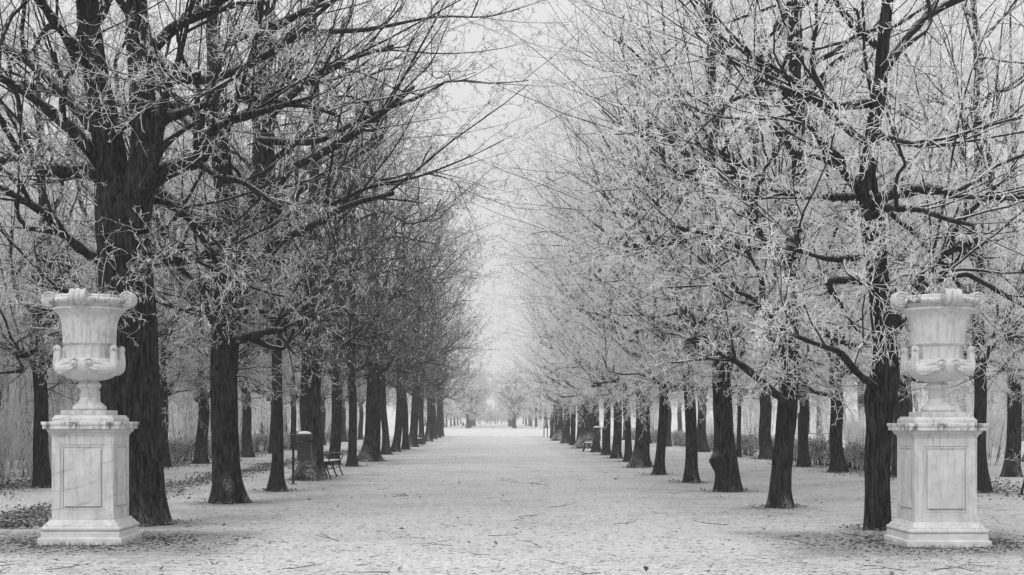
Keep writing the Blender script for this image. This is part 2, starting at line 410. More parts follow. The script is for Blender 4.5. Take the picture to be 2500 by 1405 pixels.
def make_variant(name, seed, trunk, rad, leaders=(), limbs=(), nrand=8, crown=None, bracts=0, seg=26, rows=46, ridges=0, n2=10, n3=9, n4=6,
                 zlimb=(2.6, 9.0), hero=False, lobes=5, extra=(), fuzz=26, rmax=5.3, top=14.5, bark=None, flare=0.75, z0=2.2, light=1.0, spur=1.0, fat=1.0, spurs=True, fan=2):
    """everything one tree needs: trunk mesh, limb meshes, crown mesh (shared by its copies)"""
    rng = np.random.default_rng(seed); bark = bark or BARK
    env = lambda z: envelope(z, rmax, top, z0)
    env2 = lambda z: envelope(z, rmax, top, z0) * 1.12
    tm = trunk_mesh(rng, trunk, rad, seg, rows, ridges, lobes=lobes, extra=extra, flare=flare).mesh('trunk', bark, smooth=True)
    TS = spline(np.c_[trunk, rad], 40)
    limb_lines = []
    for ld in list(leaders) + list(limbs): limb_lines.append(spline(ld, 16))
    # extra scaffold limbs, elbowed like pruned lindens
    nb = nrand
    for i in range(nb):
        z = zlimb[0] + (zlimb[1] - zlimb[0]) * ((i + rng.random()) / nb) ** 1.15
        j = int(np.argmin(np.abs(TS[:, 2] - z))); p = TS[j, :3]; r0 = min(TS[j, 3] * 0.65, 0.15) * rng.uniform(0.55, 1.0)
        az = i * 2.399 + rng.uniform(-0.5, 0.5) + seed; el = rng.uniform(-0.05, 0.75) if z < 6 else rng.uniform(0.4, 1.0)
        d = np.array([math.cos(az) * math.cos(el), math.sin(az) * math.cos(el), math.sin(el)])
        L = max(0.9, min(env(z + 0.8) * rng.uniform(0.55, 0.8), 4.4))
        ln = grow(rng, p[None], d[None], np.array([L]), 11, 0.13, (0, 0, 0.035), 0.40)[0]
        rr = np.linspace(r0, r0 * 0.42, 12)
        limb_lines.append(np.c_[spline(ln, 16), spline(np.c_[rr, rr, rr], 16)[:, 0]])
    meshes = []
    for q, ln in enumerate(limb_lines):
        if hero and q < len(leaders):
            meshes.append(trunk_mesh(rng, ln[:, :3], ln[:, 3], 56, 60, max(8, int(ridges * 0.55)), flare=0.0).mesh('leader', bark, smooth=True)); continue
        mb = MB(); knob = ln[:, 3] * (1 + 0.14 * rng.normal(size=len(ln)))
        mb.tubes(ln[:, :3], np.maximum(knob, 0.006), 9 if hero else 6)
        meshes.append(mb.mesh('limb', bark if ln[0, 3] > 0.05 else BRANCH if light < 1 else BRANCH_FR, smooth=True))
    P1 = np.stack([l[:, :3] for l in limb_lines]); R1 = np.stack([l[:, 3] for l in limb_lines])
    # upper trunk bears branches too
    up = spline(TS[TS[:, 2] > zlimb[0] + 0.6], 16)
    nl = len(P1)
    mb = MB()
    # secondary limbs with elbows
    p, T, r, t = sample(rng, P1, R1, 2, 0.3, 0.9)
    D = nrm(side_dir(rng, T, 0.6, 1.25) + np.array([0, 0, 0.22])); L = np.maximum(clip_len(p, D, rng.uniform(1.0, 2.6, len(p)), env), 0.5)
    Pb = grow(rng, p, D, L, 15, 0.11, (0, 0, 0.02), 0.30); Rb = np.clip(r * 0.66, 0.014, 0.07)[:, None] * np.linspace(1, 0.42, 16)[None]
    mb.tubes(Pb[:, ::3], Rb[:, ::3], 5, 0)
    P1 = np.concatenate([P1, Pb]); R1 = np.concatenate([R1, Rb])
    P1 = np.concatenate([P1, up[None, :, :3], up[None, :, :3]]); R1 = np.concatenate([R1, up[None, :, 3], up[None, :, 3]])
    # long straight shoots, bunched towards the pruned limb ends
    p, T, r, t = sample(rng, P1, R1, n2, 0.22, 1.0, 0.65)
    D = side_dir(rng, T, 0.35, 1.25); out = nrm(np.c_[p[:, :2], np.zeros(len(p))]); D = nrm(D + 0.30 * out + np.array([0, 0, 0.28]))
    L0 = rng.uniform(1.3, 3.4, len(p)); stray = (rng.random(len(p)) < 0.28) & (p[:, 2] > 4.0); L = np.where(stray, L0 * 0.9, clip_len(p, D, L0, env)); L = np.maximum(L, 0.35)
    P2 = grow(rng, p, D, L, 6, 0.085, (0, 0, 0.035), 0.10)
    r2 = np.clip(r * 0.46, 0.008, 0.030) * rng.uniform(0.7, 1.1, len(p)); R2 = r2[:, None] * np.linspace(1, 0.30, 7)[None]
    # fans of long straight shoots from the pruned limb ends
    p, T, r, t = sample(rng, P1[:-2], R1[:-2], fan, 0.62, 1.0)
    D = nrm(side_dir(rng, T, 0.08, 0.75) + np.array([0, 0, 0.16])); L = np.maximum(clip_len(p, D, rng.uniform(2.0, 4.4, len(p)), lambda z: envelope(z, rmax, top, z0) * 1.14 + 0.3), 0.8)
    Pf2 = grow(rng, p, D, L, 6, 0.05, (0, 0, 0.02)); rf = np.clip(r * 0.5, 0.008, 0.024) * rng.uniform(0.7, 1.1, len(p))
    P2 = np.concatenate([P2, Pf2]); R2 = np.concatenate([R2, rf[:, None] * np.linspace(1, 0.28, 7)[None]])
    R2 = R2 * fat ** 0.5
    mb.tubes(P2, R2, 4, 0)
    # side twigs, zigzagging
    p, T, r, t = sample(rng, P2, R2, n3, 0.14, 1.0, 0.85)
    D = side_dir(rng, T, 0.45, 1.1) + np.array([0, 0, 0.05]); L = rng.uniform(0.25, 0.85, len(p)) * (1.15 - 0.45 * t); L = clip_len(p, D, L, env2)
    P3 = grow(rng, p, D, L, 4, 0.28, (0, 0, 0.0)); r3 = np.clip(r * 0.55, 0.0032, 0.0065); R3 = r3[:, None] * np.linspace(1, 0.5, 5)[None] * fat
    # bushy short growth low round the trunk
    if fuzz:
        lowt = spline(TS[(TS[:, 2] > z0 + 0.15) & (TS[:, 2] < 6.2)], 12)
        p, T, r, t = sample(rng, lowt[None, :, :3], lowt[None, :, 3], fuzz, 0, 1)
        az = rng.uniform(0, TAU, len(p)); D = np.stack([np.cos(az), np.sin(az), rng.uniform(-0.1, 0.7, len(p))], 1)
        Pf = grow(rng, p, D, rng.uniform(0.5, 1.5, len(p)), 5, 0.2, (0, 0, 0.0), 0.3); Rf = np.linspace(0.017, 0.006, 6)[None] * rng.uniform(0.6, 1.2, (len(p), 1))
        mb.tubes(Pf, Rf, 4, 0)
        p, T, r, t = sample(rng, Pf, Rf, 9, 0.25, 1.0)
        D = side_dir(rng, T, 0.5, 1.3); Pg = grow(rng, p, D, rng.uniform(0.3, 0.9, len(p)), 4, 0.24); Rg = np.repeat(np.linspace(0.0055, 0.003, 5)[None], len(p), 0)
        P3 = np.concatenate([P3, Pg]); R3 = np.concatenate([R3, Rg])
    mb.tubes(P3, R3, 3, 1)
    # finer twigs, then frosted spurs on both
    p, T, r, t = sample(rng, P3, R3, n4, 0.15, 1.0)
    D = side_dir(rng, T, 0.5, 1.1); L = rng.uniform(0.09, 0.30, len(p)) * (1.1 - 0.4 * t)
    P4 = grow(rng, p, D, L, 2, 0.25, (0, 0, -0.02)); R4 = fat * np.array([[0.0041, 0.0039, 0.0030]]) * rng.uniform(0.8, 1.25, (len(p), 1))
    mb.tubes(P4, R4, 3, 1)
    for PP, RR, cnt in ((P3, R3, 2), (P4, R4, 2)) if spurs else ():
        p, T, r, t = sample(rng, PP, RR, cnt, 0.1, 1.0); D = side_dir(rng, T, 0.6, 1.25)
        P5 = grow(rng, p, D, rng.uniform(0.03, 0.10, len(p)) * spur, 1, 0.2, (0, 0, -0.04)); R5 = np.array([[0.0044, 0.0036]]) * rng.uniform(0.7, 1.4, (len(p), 1))
        mb.tubes(P5, R5, 3, 1)
    if bracts:                                        # hanging frosted bracts
        q = rng.choice(len(P4), bracts); a = P4[q, 2]; Lb = rng.uniform(0.05, 0.14, bracts)
        dn = nrm(np.stack([rng.normal(size=bracts) * 0.45, rng.normal(size=bracts) * 0.45, -np.ones(bracts)], 1))
        Pb = np.stack([a, a + dn * Lb[:, None] * 0.5, a + dn * Lb[:, None]], 1); Rb = np.array([[0.003, 0.010, 0.003]]) * rng.uniform(0.6, 1.2, (bracts, 1))
        mb.tubes(Pb, Rb, 3, 2)
    cm = mb.mesh('crown', [BRANCH, TWIG_LIGHT if light < 1 else TWIG_HEAVY, BRACT], smooth=True)
    return dict(trunk=tm, limbs=meshes, crown=cm, r=rad[0])

TREE_N = [0, 0]
def place_tree(var, loc, label, group=None, rz=0.0, scale=1.0, rscale=1.0, twig=None, name='linden_tree', limbs=True, cat='tree', second=None, turn=2.0, slim=1.0, lean=(0, 0), both=False, lift=0.0):
    t = thing(name, label, cat, loc, 0, group, scale); t.scale = (scale, scale * slim, scale); t.rotation_euler = (lean[0], lean[1], 0)
    o = link('trunk', var['trunk'], t); o.scale = (rscale, rscale / slim, 1)
    def crown(v, a):
        c = link('crown', v['crown'], t); c.rotation_euler = (0, 0, a); c.location.z = lift
        for i, mt in enumerate(twig or ()): c.material_slots[i].link = 'OBJECT'; c.material_slots[i].material = mt
    if limbs:
        for lm in var['limbs']:
            o = link(lm.name.split('.')[0], lm, t); o.rotation_euler = (0, 0, rz); o.location.z = lift
    crown(var, rz)
    if second:                                        # the other half of the scaffold limbs
        for lm in second['limbs']:
            o = link(lm.name.split('.')[0], lm, t); o.rotation_euler = (0, 0, turn); o.location.z = lift
        if both: crown(second, turn)
    return t

def local(pts, d, x0):
    """photo polyline (px, py, depth offset, radius px) -> tree space"""
    out = []
    for px_, py_, dy, rp in pts:
        w = world_at(px_, py_, d + dy); out.append([w[0] - x0, dy, w[2], rp / F * d])
    return np.array(out)
HEAVY = (BRANCH_FR, TWIG_HEAVY, BRACT); LIGHT = (BRANCH, TWIG_LIGHT, BRACT); MIDT = (BRANCH, TWIG_MID, BRACT)

ORD = ['first', 'second', 'third', 'fourth', 'fifth', 'sixth', 'seventh', 'eighth', 'ninth', 'tenth', 'eleventh', 'twelfth', 'thirteenth', 'fourteenth', 'fifteenth', 'sixteenth', 'last']
HERO = {}
# big left tree behind the urn
d, x0 = ALL_TRUNKS[0][:2]
tk = local([(345, 1284, 0, 62), (338, 1230, 0, 62), (328, 1100, 0, 63), (316, 950, 0, 66), (310, 800, 0, 66), (300, 640, 0, 64), (290, 540, 0, 60), (272, 420, 0, 44), (255, 300, 0, 36), (228, 150, 0, 30), (212, 0, 0, 26), (205, -250, .2, 20), (200, -600, .3, 11), (200, -900, .3, 4)], d, x0)
HERO['L0'] = make_variant('L0', 11, tk[:, :3], tk[:, 3],
    leaders=[local([(318, 560, -.05, 46), (345, 440, -.1, 36), (356, 330, -.1, 32), (345, 190, -.1, 28), (334, 60, 0, 25), (335, -120, 0, 20), (345, -450, 0, 9)], d, x0)],
    limbs=[local([(340, 480, -.2, 22), (388, 425, -.4, 20), (440, 402, -.6, 19), (488, 384, -.8, 19), (502, 345, -1, 18), (545, 300, -1.3, 11), (640, 270, -1.8, 8), (760, 235, -2.2, 5)], d, x0),
           local([(350, 470, -.3, 14), (372, 420, -.6, 13), (384, 360, -.8, 13), (400, 250, -1.2, 10), (440, 130, -1.6, 7), (470, 0, -2, 4)], d, x0),
           local([(480, 390, -.8, 10), (530, 425, -1, 9), (600, 445, -1.3, 6), (680, 500, -1.6, 4)], d, x0),
           local([(262, 420, 0, 20), (190, 330, -.4, 16), (110, 260, -.8, 13), (10, 190, -1.3, 10), (-110, 150, -1.8, 6)], d, x0),
           local([(250, 330, 0, 18), (170, 240, .4, 15), (70, 150, .7, 11), (-60, 70, 1, 6)], d, x0),
           local([(270, 650, 0, 16), (190, 600, -.5, 13), (110, 520, -1, 10), (0, 455, -1.5, 6)], d, x0),
           local([(345, 480, .1, 12), (420, 500, .4, 10), (480, 560, .7, 8), (530, 640, 1, 5)], d, x0),
           local([(340, 640, .1, 12), (400, 610, .5, 10), (430, 640, .8, 9), (520, 615, 1.2, 7), (600, 560, 1.6, 5)], d, x0),
           local([(330, 160, 0, 18), (420, 70, -.5, 14), (520, 10, -1, 10), (650, -60, -1.6, 6)], d, x0),
           local([(225, 170, 0, 18), (140, 60, -.6, 13), (60, -60, -1, 8)], d, x0),
           local([(340, 100, 0, 15), (460, 190, -1.2, 12), (600, 160, -2.4, 9), (760, 60, -3.4, 6)], d, x0)],
    nrand=6, seg=144, rows=90, ridges=46, hero=True, n2=3, n3=7, n4=3, bracts=1200, lobes=5, fuzz=20, light=0.5, flare=0.55, rmax=6.3)
# forked second tree, left
d, x0 = ALL_TRUNKS[1][:2]
tk = local([(560, 1230, 0, 31), (556, 1180, 0, 31), (550, 1050, 0, 31), (548, 900, 0, 31), (556, 760, 0, 34), (566, 640, 0, 36), (556, 520, 0, 26), (543, 400, 0, 24), (530, 250, 0, 20), (520, 80, .1, 16), (515, -200, .2, 11), (512, -520, .2, 4)], d, x0)
HERO['L1'] = make_variant('L1', 12, tk[:, :3], tk[:, 3],
    leaders=[local([(578, 660, 0, 30), (612, 560, 0, 27), (634, 440, .1, 25), (640, 300, .2, 21), (632, 150, .2, 18), (628, -50, .2, 14), (630, -350, .2, 6)], d, x0)],
    limbs=[local([(585, 720, -.2, 18), (640, 630, -.6, 16), (690, 580, -1, 14), (760, 550, -1.4, 11), (850, 500, -1.9, 8), (960, 470, -2.4, 5)], d, x0),
           local([(545, 610, 0, 14), (480, 622, -.4, 13), (420, 632, -.8, 11), (360, 612, -1.2, 8)], d, x0),
           local([(640, 520, 0, 12), (700, 420, -.4, 11), (790, 370, -.9, 10), (900, 300, -1.5, 8), (1010, 210, -2, 5)], d, x0),
           local([(540, 370, 0, 12), (460, 300, .4, 9), (400, 240, .8, 6)], d, x0),
           local([(636, 340, 0, 10), (700, 345, -.2, 9), (780, 342, -.4, 8), (850, 305, -.6, 7), (940, 265, -.8, 5), (1025, 235, -1, 4), (1100, 195, -1.2, 3), (1200, 202, -1.4, 2), (1290, 195, -1.6, 1.2)], d, x0),
           local([(600, 560, 0, 11), (700, 520, .3, 9), (800, 500, .5, 7), (900, 455, .8, 5), (1020, 430, 1, 3.5), (1150, 380, 1.2, 2), (1230, 340, 1.4, 1.2)], d, x0),
           local([(630, 120, 0, 10), (760, 80, -.4, 8), (900, 70, -.8, 5), (1060, 40, -1.2, 3), (1180, 40, -1.6, 2), (1270, 20, -1.8, 1.2)], d, x0),
           local([(640, 300, 0, 12), (720, 220, .4, 10), (840, 150, .8, 7), (960, 110, 1.2, 4)], d, x0),
           local([(570, 850, 0, 12), (520, 780, -.5, 10), (470, 740, -.9, 6)], d, x0)],
    nrand=9, seg=96, rows=80, ridges=30, hero=True, n2=2, n3=7, n4=2, bracts=400, lobes=6, light=0.5, fuzz=44, rmax=6.9, flare=1.0, extra=((0.25, -1.5, .35, .25),))
# right tree beside the urn
d, x0 = ALL_TRUNKS[16][:2]
tk = local([(2141, 1300, 0, 29), (2142, 1240, 0, 29), (2143, 1100, 0, 29), (2150, 980, 0, 32), (2160, 870, 0, 29), (2150, 740, 0, 25), (2138, 620, 0, 24), (2128, 520, 0, 28), (2118, 440, 0, 22), (2128, 340, 0, 19), (2146, 220, 0, 17), (2156, 100, 0, 15), (2168, -50, 0, 12), (2175, -350, 0, 7), (2175, -700, 0, 3)], d, x0)
HERO['R0'] = make_variant('R0', 13, tk[:, :3], tk[:, 3],
    limbs=[local([(2135, 490, 0, 20), (2190, 468, -.2, 14), (2280, 460, -.5, 12), (2360, 478, -.8, 8), (2480, 480, -1.2, 5), (2600, 470, -1.6, 3)], d, x0),
           local([(2115, 490, 0, 14), (2080, 440, -.3, 13), (2050, 390, -.5, 12), (2010, 350, -.8, 10), (1960, 290, -1.1, 7), (1900, 240, -1.5, 4)], d, x0),
           local([(2165, 830, .2, 18), (2215, 740, .4, 17), (2265, 660, .5, 17), (2310, 610, .6, 15), (2385, 585, .6, 10)], d, x0),
           local([(2140, 945, -.1, 10), (2090, 905, -.4, 9), (2050, 858, -.8, 8), (1995, 838, -1.2, 6), (1900, 800, -1.6, 4)], d, x0),
           local([(2120, 620, 0, 9), (2060, 630, -.3, 8), (2000, 625, -.6, 6), (1930, 600, -1, 4)], d, x0),
           local([(2150, 330, 0, 9), (2230, 350, .4, 8), (2330, 350, .8, 6)], d, x0),
           local([(2120, 250, 0, 13), (2020, 252, -.5, 11), (1930, 200, -1, 8)], d, x0),
           local([(2150, 180, 0, 12), (2240, 60, .3, 10), (2330, 0, .5, 8), (2460, -40, .8, 5)], d, x0),
           local([(2140, 110, 0, 10), (2060, 30, -.4, 9), (2020, -60, -.6, 6)], d, x0),
           local([(2130, 480, .1, 10), (2040, 478, .5, 9), (1960, 480, .9, 7), (1880, 460, 1.3, 4)], d, x0)],
    nrand=8, seg=72, rows=90, ridges=22, hero=True, n2=2, n3=7, n4=3, bracts=4000, lobes=4, fuzz=30, flare=0.18, extra=((2.0, 2.6, .25, .25), (2.2, .3, .3, .2)), z0=1.9)
# flared leaning trunk
d, x0 = ALL_TRUNKS[17][:2]
tk = local([(1904, 1242, 0, 23), (1905, 1200, 0, 23), (1912, 1100, 0, 23), (1922, 1000, 0, 24), (1930, 850, 0, 21), (1932, 700, 0, 20), (1935, 560, 0, 19), (1950, 440, 0, 18), (1948, 300, 0, 14), (1940, 150, 0, 12), (1935, -50, 0, 9), (1930, -400, 0, 3)], d, x0)
HERO['R1'] = make_variant('R1', 14, tk[:, :3], tk[:, 3],
    limbs=[local([(1922, 985, -.1, 11), (1870, 940, -.4, 10), (1810, 890, -.8, 8), (1740, 850, -1.2, 5)], d, x0),
           local([(1940, 470, 0, 11), (1870, 440, -.3, 10), (1800, 395, -.7, 8), (1700, 340, -1.2, 5)], d, x0),
           local([(1955, 450, 0, 10), (2010, 480, .3, 9), (2080, 490, .6, 6)], d, x0),
           local([(1930, 640, 0, 10), (1850, 560, -.6, 9), (1820, 470, -.9, 8), (1780, 390, -1.2, 5)], d, x0),
           local([(1940, 250, 0, 9), (1850, 150, -.5, 7), (1760, 90, -1, 4)], d, x0)],
    nrand=10, seg=72, rows=80, ridges=20, hero=True, n2=2, n3=7, n4=2, bracts=2000, lobes=4, fuzz=34, flare=1.3, z0=1.9)
# burled tree with the candelabra fork
d, x0 = ALL_TRUNKS[18][:2]
tk = local([(1780, 1203, 0, 27), (1778, 1160, 0, 26), (1768, 1050, 0, 23), (1762, 900, 0, 22), (1760, 750, 0, 22), (1752, 620, 0, 27), (1744, 560, 0, 28), (1738, 450, 0, 18), (1736, 340, 0, 15), (1735, 200, 0, 12), (1735, 0, 0, 9), (1735, -300, 0, 3)], d, x0)
HERO['R2'] = make_variant('R2', 15, tk[:, :3], tk[:, 3],
    leaders=[local([(1765, 590, 0, 18), (1795, 530, 0, 16), (1825, 480, 0, 15), (1835, 400, .2, 11), (1850, 250, .2, 8), (1860, 60, .2, 4)], d, x0)],
    limbs=[local([(1735, 595, 0, 15), (1680, 582, -.3, 13), (1610, 590, -.6, 11), (1550, 600, -1, 8), (1480, 570, -1.4, 5)], d, x0),
           local([(1780, 655, 0, 13), (1830, 620, -.3, 12), (1890, 590, -.6, 10), (1940, 560, -.9, 6)], d, x0),
           local([(1740, 540, 0, 10), (1690, 500, .3, 9), (1640, 480, .6, 7), (1560, 420, 1, 4)], d, x0),
           local([(1735, 440, 0, 9), (1650, 350, -.5, 8), (1600, 300, -1, 5), (1540, 200, -1.4, 3)], d, x0),
           local([(1760, 900, 0, 9), (1820, 850, -.4, 8), (1870, 780, -.7, 5)], d, x0)],
    nrand=10, seg=80, rows=80, ridges=24, hero=True, n2=2, n3=7, n4=2, bracts=2000, lobes=3, fuzz=34, flare=0.65, extra=((0.70, 3.5, .85, .17),), z0=2.0)

def straight(h, r, wob, seed):
    r_ = np.random.default_rng(seed); z = np.array([0, .25, 1, 2.2, 3.5, 5, 7, 9, 11, h])
    x = np.cumsum(r_.normal(size=10) * wob); y = np.cumsum(r_.normal(size=10) * wob); x[:2] = 0; y[:2] = 0
    rr = r * np.array([1, 1, .95, .9, .85, .72, .55, .38, .22, .06]); return np.c_[x, y, z], rr
GEN = []
for i, (sd, fz, nr, br) in enumerate([(31, 34, 13, 1800), (32, 40, 14, 1800), (33, 30, 13, 1800), (34, 36, 14, 1800)]):
    tk, rr = straight(14.4, 0.2, 0.05, sd)
    GEN.append(make_variant('G%d' % i, sd, tk, rr, nrand=nr, bracts=br, seg=32, rows=50, ridges=0, fuzz=fz, n2=2, n3=8, n4=3, spur=1.2, lobes=4 + i % 3, flare=1.15, z0=1.9, rmax=6.6, top=15.6, zlimb=(2.4, 10.0)))
# small outer trees, sparser
tk, rr = straight(11.5, 0.2, 0.06, 41)
GEN_OUT = [make_variant('O0', 41, tk, rr, nrand=10, seg=24, rows=40, fuzz=20, n2=3, n3=7, n4=2, rmax=4.2, top=12.5, zlimb=(2.6, 8.5), bracts=600)]
tk, rr = straight(11.5, 0.2, 0.07, 42)
GEN_OUT.append(make_variant('O1', 42, tk, rr, nrand=11, seg=24, rows=40, fuzz=26, n2=3, n3=7, n4=2, rmax=4.4, top=12.5, zlimb=(2.4, 8.5), bracts=600))

FARV = []
for i in range(3):
    tk, rr = straight(13.0, 0.2, 0.05, 51 + i)
    FARV.append(make_variant('F%d' % i, 51 + i, tk, rr, nrand=12, seg=16, rows=24, fuzz=40, n2=4, n3=8, n4=1, rmax=5.2, top=14.0, zlimb=(2.2, 9.5), z0=1.6, fat=8.0, spurs=False))
LABEL_L = ['massive furrowed linden trunk right behind the left marble urn', 'broad fluted linden forking into two leaders, second in left avenue row',
           'slim pale-flecked trunk between the forked linden and the litter bin', 'thick trunk behind the litter bin, hiding one end of the bench',
           'trunk standing just behind the near left bench', 'slim straight trunk right of the near left bench', 'stout wide-footed trunk past the near left bench, snow at its foot']
LABEL_R = ['slender rough trunk immediately left of the right marble urn', 'leaning trunk with flared root foot, second in right avenue row',
           'thick trunk with a round burl near its foot on the right', 'slim trunk just left of the burled tree', 'narrow slightly leaning trunk between burled tree and broad trunk on right',
           'broad trunk with spreading foot, sixth in right avenue row']
rt = np.random.default_rng(8)
for side, rows_, labs in (('L', INNER_L, LABEL_L), ('R', INNER_R, LABEL_R)):
    for i, (px_, py_, r) in enumerate(rows_):
        d = base_d(py_); x = (px_ - VX) / F * d; key = side + str(i); word = 'left' if side == 'L' else 'right'
        lab = labs[i] if i < len(labs) else '%s tree from the front in the %s inner avenue row' % (ORD[i], word)
        if side == 'R' and i == 10: lab = 'very stout knobbly trunk, eleventh from the front in the right inner row'
        grp = 'lindens of the inner avenue rows'
        if key in HERO: place_tree(HERO[key], (x, d, -0.02), lab, grp, twig=HEAVY if side == 'R' else MIDT, second=GEN[(i + (0 if side == 'L' else 3)) % 4] if key in ('R1', 'R2') else None, turn=rt.uniform(0, TAU), both=True)
        else:
            v = GEN[(i + (1 if side == 'L' else 2)) % 4]
            place_tree(v, (x, d, -0.02), lab, grp, rz=rt.uniform(0, TAU), scale=rt.uniform(0.94, 1.04), rscale=r / 0.2, twig=LIGHT if side == 'L' else HEAVY, second=GEN[(i + 3) % 4] if i < 13 else None, turn=rt.uniform(0, TAU), slim=0.68 if side == 'R' else 0.6, both=(i % 2 == 0 or i < 6) if side == 'R' else False, lift=0.9 if side == 'L' else 0.15, lean=(rt.normal(0, .022), rt.normal(0, .028)))
for side, rows_ in (('left', OUTER_L), ('right', OUTER_R)):
    for i, (px_, py_, r) in enumerate(rows_):
        d = base_d(py_); x = (px_ - VX) / F * d
        lab = '%s tree from the front in the %s outer row beside the hedge' % (ORD[i], side)
        if side == 'right' and i == 0: lab = 'thin dark branching tree right of the right marble urn'
        if side == 'left' and i == 0: lab = 'dark trunk left of the left pedestal beside the undergrowth'
        place_tree(GEN_OUT[i % 2], (x, d, -0.02), lab, 'trees of the outer rows', rz=rt.uniform(0, TAU), scale=rt.uniform(0.9, 1.05), rscale=r / 0.2, twig=MIDT if side == 'left' else HEAVY, second=GEN[i % 4] if i < 6 else GEN_OUT[(i + 1) % 2], turn=rt.uniform(0, TAU), both=True, slim=0.8)

# wood behind the right hedge, and behind the left thicket
WOOD_R = [(2290, 1140, .2), (2470, 1165, .2), (2210, 1112, .25), (2520, 1128, .25), (2106, 1075, .35), (2128, 1072, .3), (2455, 1086, .42), (2490, 1078, .3), (2462, 1111, .13), (2420, 1092, .1), (2002, 1075, .25), (1832, 1068, .2), (1845, 1064, .2), (1760, 1072, .22),
          (2290, 1070, .2), (2350, 1078, .2), (1920, 1066, .25), (2240, 1062, .3), (1660, 1062, .25), (1690, 1068, .2), (2180, 1060, .3), (2560, 1090, .3), (2640, 1110, .3), (2060, 1060, .25), (1790, 1058, .3), (1970, 1058, .3), (1590, 1058, .3), (2320, 1058, .35), (2430, 1060, .3)]
for i, (px_, py_, r) in enumerate(WOOD_R):
    d = base_d(py_); x = (px_ - VX) / F * d
    lab = {0: 'dark park tree showing behind the foot of the right urn', 1: 'dark park tree near the right picture edge beyond the outer row', 4: 'left one of two thick hazy trunks beyond the right hedge', 5: 'right one of two thick hazy trunks beyond the right hedge', 6: 'stout distant trunk beyond the hedge right of the right urn'}.get(i, 'frosted park tree standing beyond the right hedge')
    place_tree((GEN + GEN_OUT)[i % 6], (x, d, -0.02), lab, 'trees of the wood beyond the right hedge', rz=rt.uniform(0, TAU), scale=rt.uniform(0.85, 1.1), rscale=r / 0.2, twig=HEAVY, name='park_tree', limbs=i < 8)
for i in range(36):
    d = 36 + 115 * (i / 36) + rt.uniform(-3, 3); x = -rt.uniform(13.5, 20) - (i % 3) * 0.09 * d
    place_tree((GEN + GEN_OUT)[i % 6], (x, d, -0.02), 'frosted tree deep in the thicket beyond the left hedge', 'trees in the left thicket', rz=rt.uniform(0, TAU), scale=rt.uniform(0.9, 1.15), rscale=rt.uniform(0.6, 1.3), twig=HEAVY, name='park_tree', limbs=False)
# far avenue beyond the open crossing
FAR = [(1, 'left'), (2, 'right')]
for sgn, word in ((-1, 'left'), (1, 'right')):
    for row, xx in (('inner', 5.4), ('outer', 11.5), ('third', 19.0)):
        for i in range(9 if row == 'inner' else 6):
            d = 300 + i * (22 if row == 'inner' else 34) + rt.uniform(-3, 3) + (12 if row == 'third' else 0)
            place_tree(FARV[int(rt.integers(3))], (sgn * (xx + rt.uniform(-.5, .5)), d, -0.02), 'hazy tree, %s from the clearing in the far avenue\'s %s %s row' % (ORD[i], word, row), 'far avenue trees',
                       rz=rt.uniform(0, TAU), scale=rt.uniform(1.0, 1.2), rscale=rt.uniform(1.1, 1.7), twig=HEAVY, name='far_tree', limbs=row == 'inner', second=FARV[i % 3] if row == 'inner' else None, turn=rt.uniform(0, TAU), both=True)
for i in range(12):
    place_tree(FARV[i % 3], (-22 + i * 4 + rt.uniform(-1, 1), 640 + rt.uniform(-15, 60), -0.02), 'faint tree closing the far end of the avenue', 'trees closing the vista', rz=rt.uniform(0, TAU), scale=rt.uniform(0.7, 0.95), rscale=2.0, twig=MIDT, name='far_tree', limbs=False)
for i in range(12):
    place_tree(FARV[i % 3], (-9 + i * 1.6 + rt.uniform(-.5, .5), 600 + rt.uniform(0, 30), -0.02), 'faint small tree across the very end of the avenue', 'small trees across the vista', rz=rt.uniform(0, TAU), scale=rt.uniform(0.38, 0.5), rscale=1.5, twig=MIDT, name='far_tree', limbs=False)
for i in range(16):      # edges of the clearing
    sgn = -1 if i % 2 else 1
    place_tree(FARV[i % 3], (sgn * rt.uniform(26, 75), rt.uniform(295, 330), -0.02), 'hazy tree along the far edge of the clearing', 'trees edging the clearing', rz=rt.uniform(0, TAU), scale=rt.uniform(0.9, 1.1), rscale=1.4, twig=HEAVY, name='far_tree', limbs=False)
# ------------------------------------------------------------------ thicket and hedges
def sapling_variant(seed, n, h):
    rng = np.random.default_rng(seed); mb = MB()
    az = rng.uniform(0, TAU, n); rr = rng.uniform(0, 0.9, n)
    P = np.stack([rr * np.cos(az), rr * np.sin(az), np.zeros(n)], 1); D = np.stack([np.cos(az) * 0.12, np.sin(az) * 0.12, np.ones(n)], 1)
    P1 = grow(rng, P, D, rng.uniform(0.55, 1.0, n) * h, 9, 0.045, (0, 0, 0.03)); R1 = rng.uniform(0.010, 0.024, (n, 1)) * np.linspace(1, 0.25, 10)[None]
    mb.tubes(P1, R1, 4, 0)
    p, T, r, t = sample(rng, P1, R1, 20, 0.12, 1.0); D = side_dir(rng, T, 0.35, 0.9)
    P3 = grow(rng, p, D, rng.uniform(0.35, 1.1, len(p)), 4, 0.12, (0, 0, 0.05)); R3 = np.repeat(np.linspace(0.007, 0.0035, 5)[None], len(p), 0); mb.tubes(P3, R3, 3, 1)
    p, T, r, t = sample(rng, P3, R3, 5, 0.2, 1.0); D = side_dir(rng, T, 0.5, 1.1)
    P4 = grow(rng, p, D, rng.uniform(0.1, 0.35, len(p)), 1, 0.2); mb.tubes(P4, np.repeat(np.array([[0.0055, 0.0035]]), len(p), 0), 3, 1)
    return mb.mesh('stems', [TWIG_MID, TWIG_HEAVY], smooth=True)
SAP = [sapling_variant(61, 14, 7.5), sapling_variant(62, 12, 6.0), sapling_variant(63, 16, 8.5)]
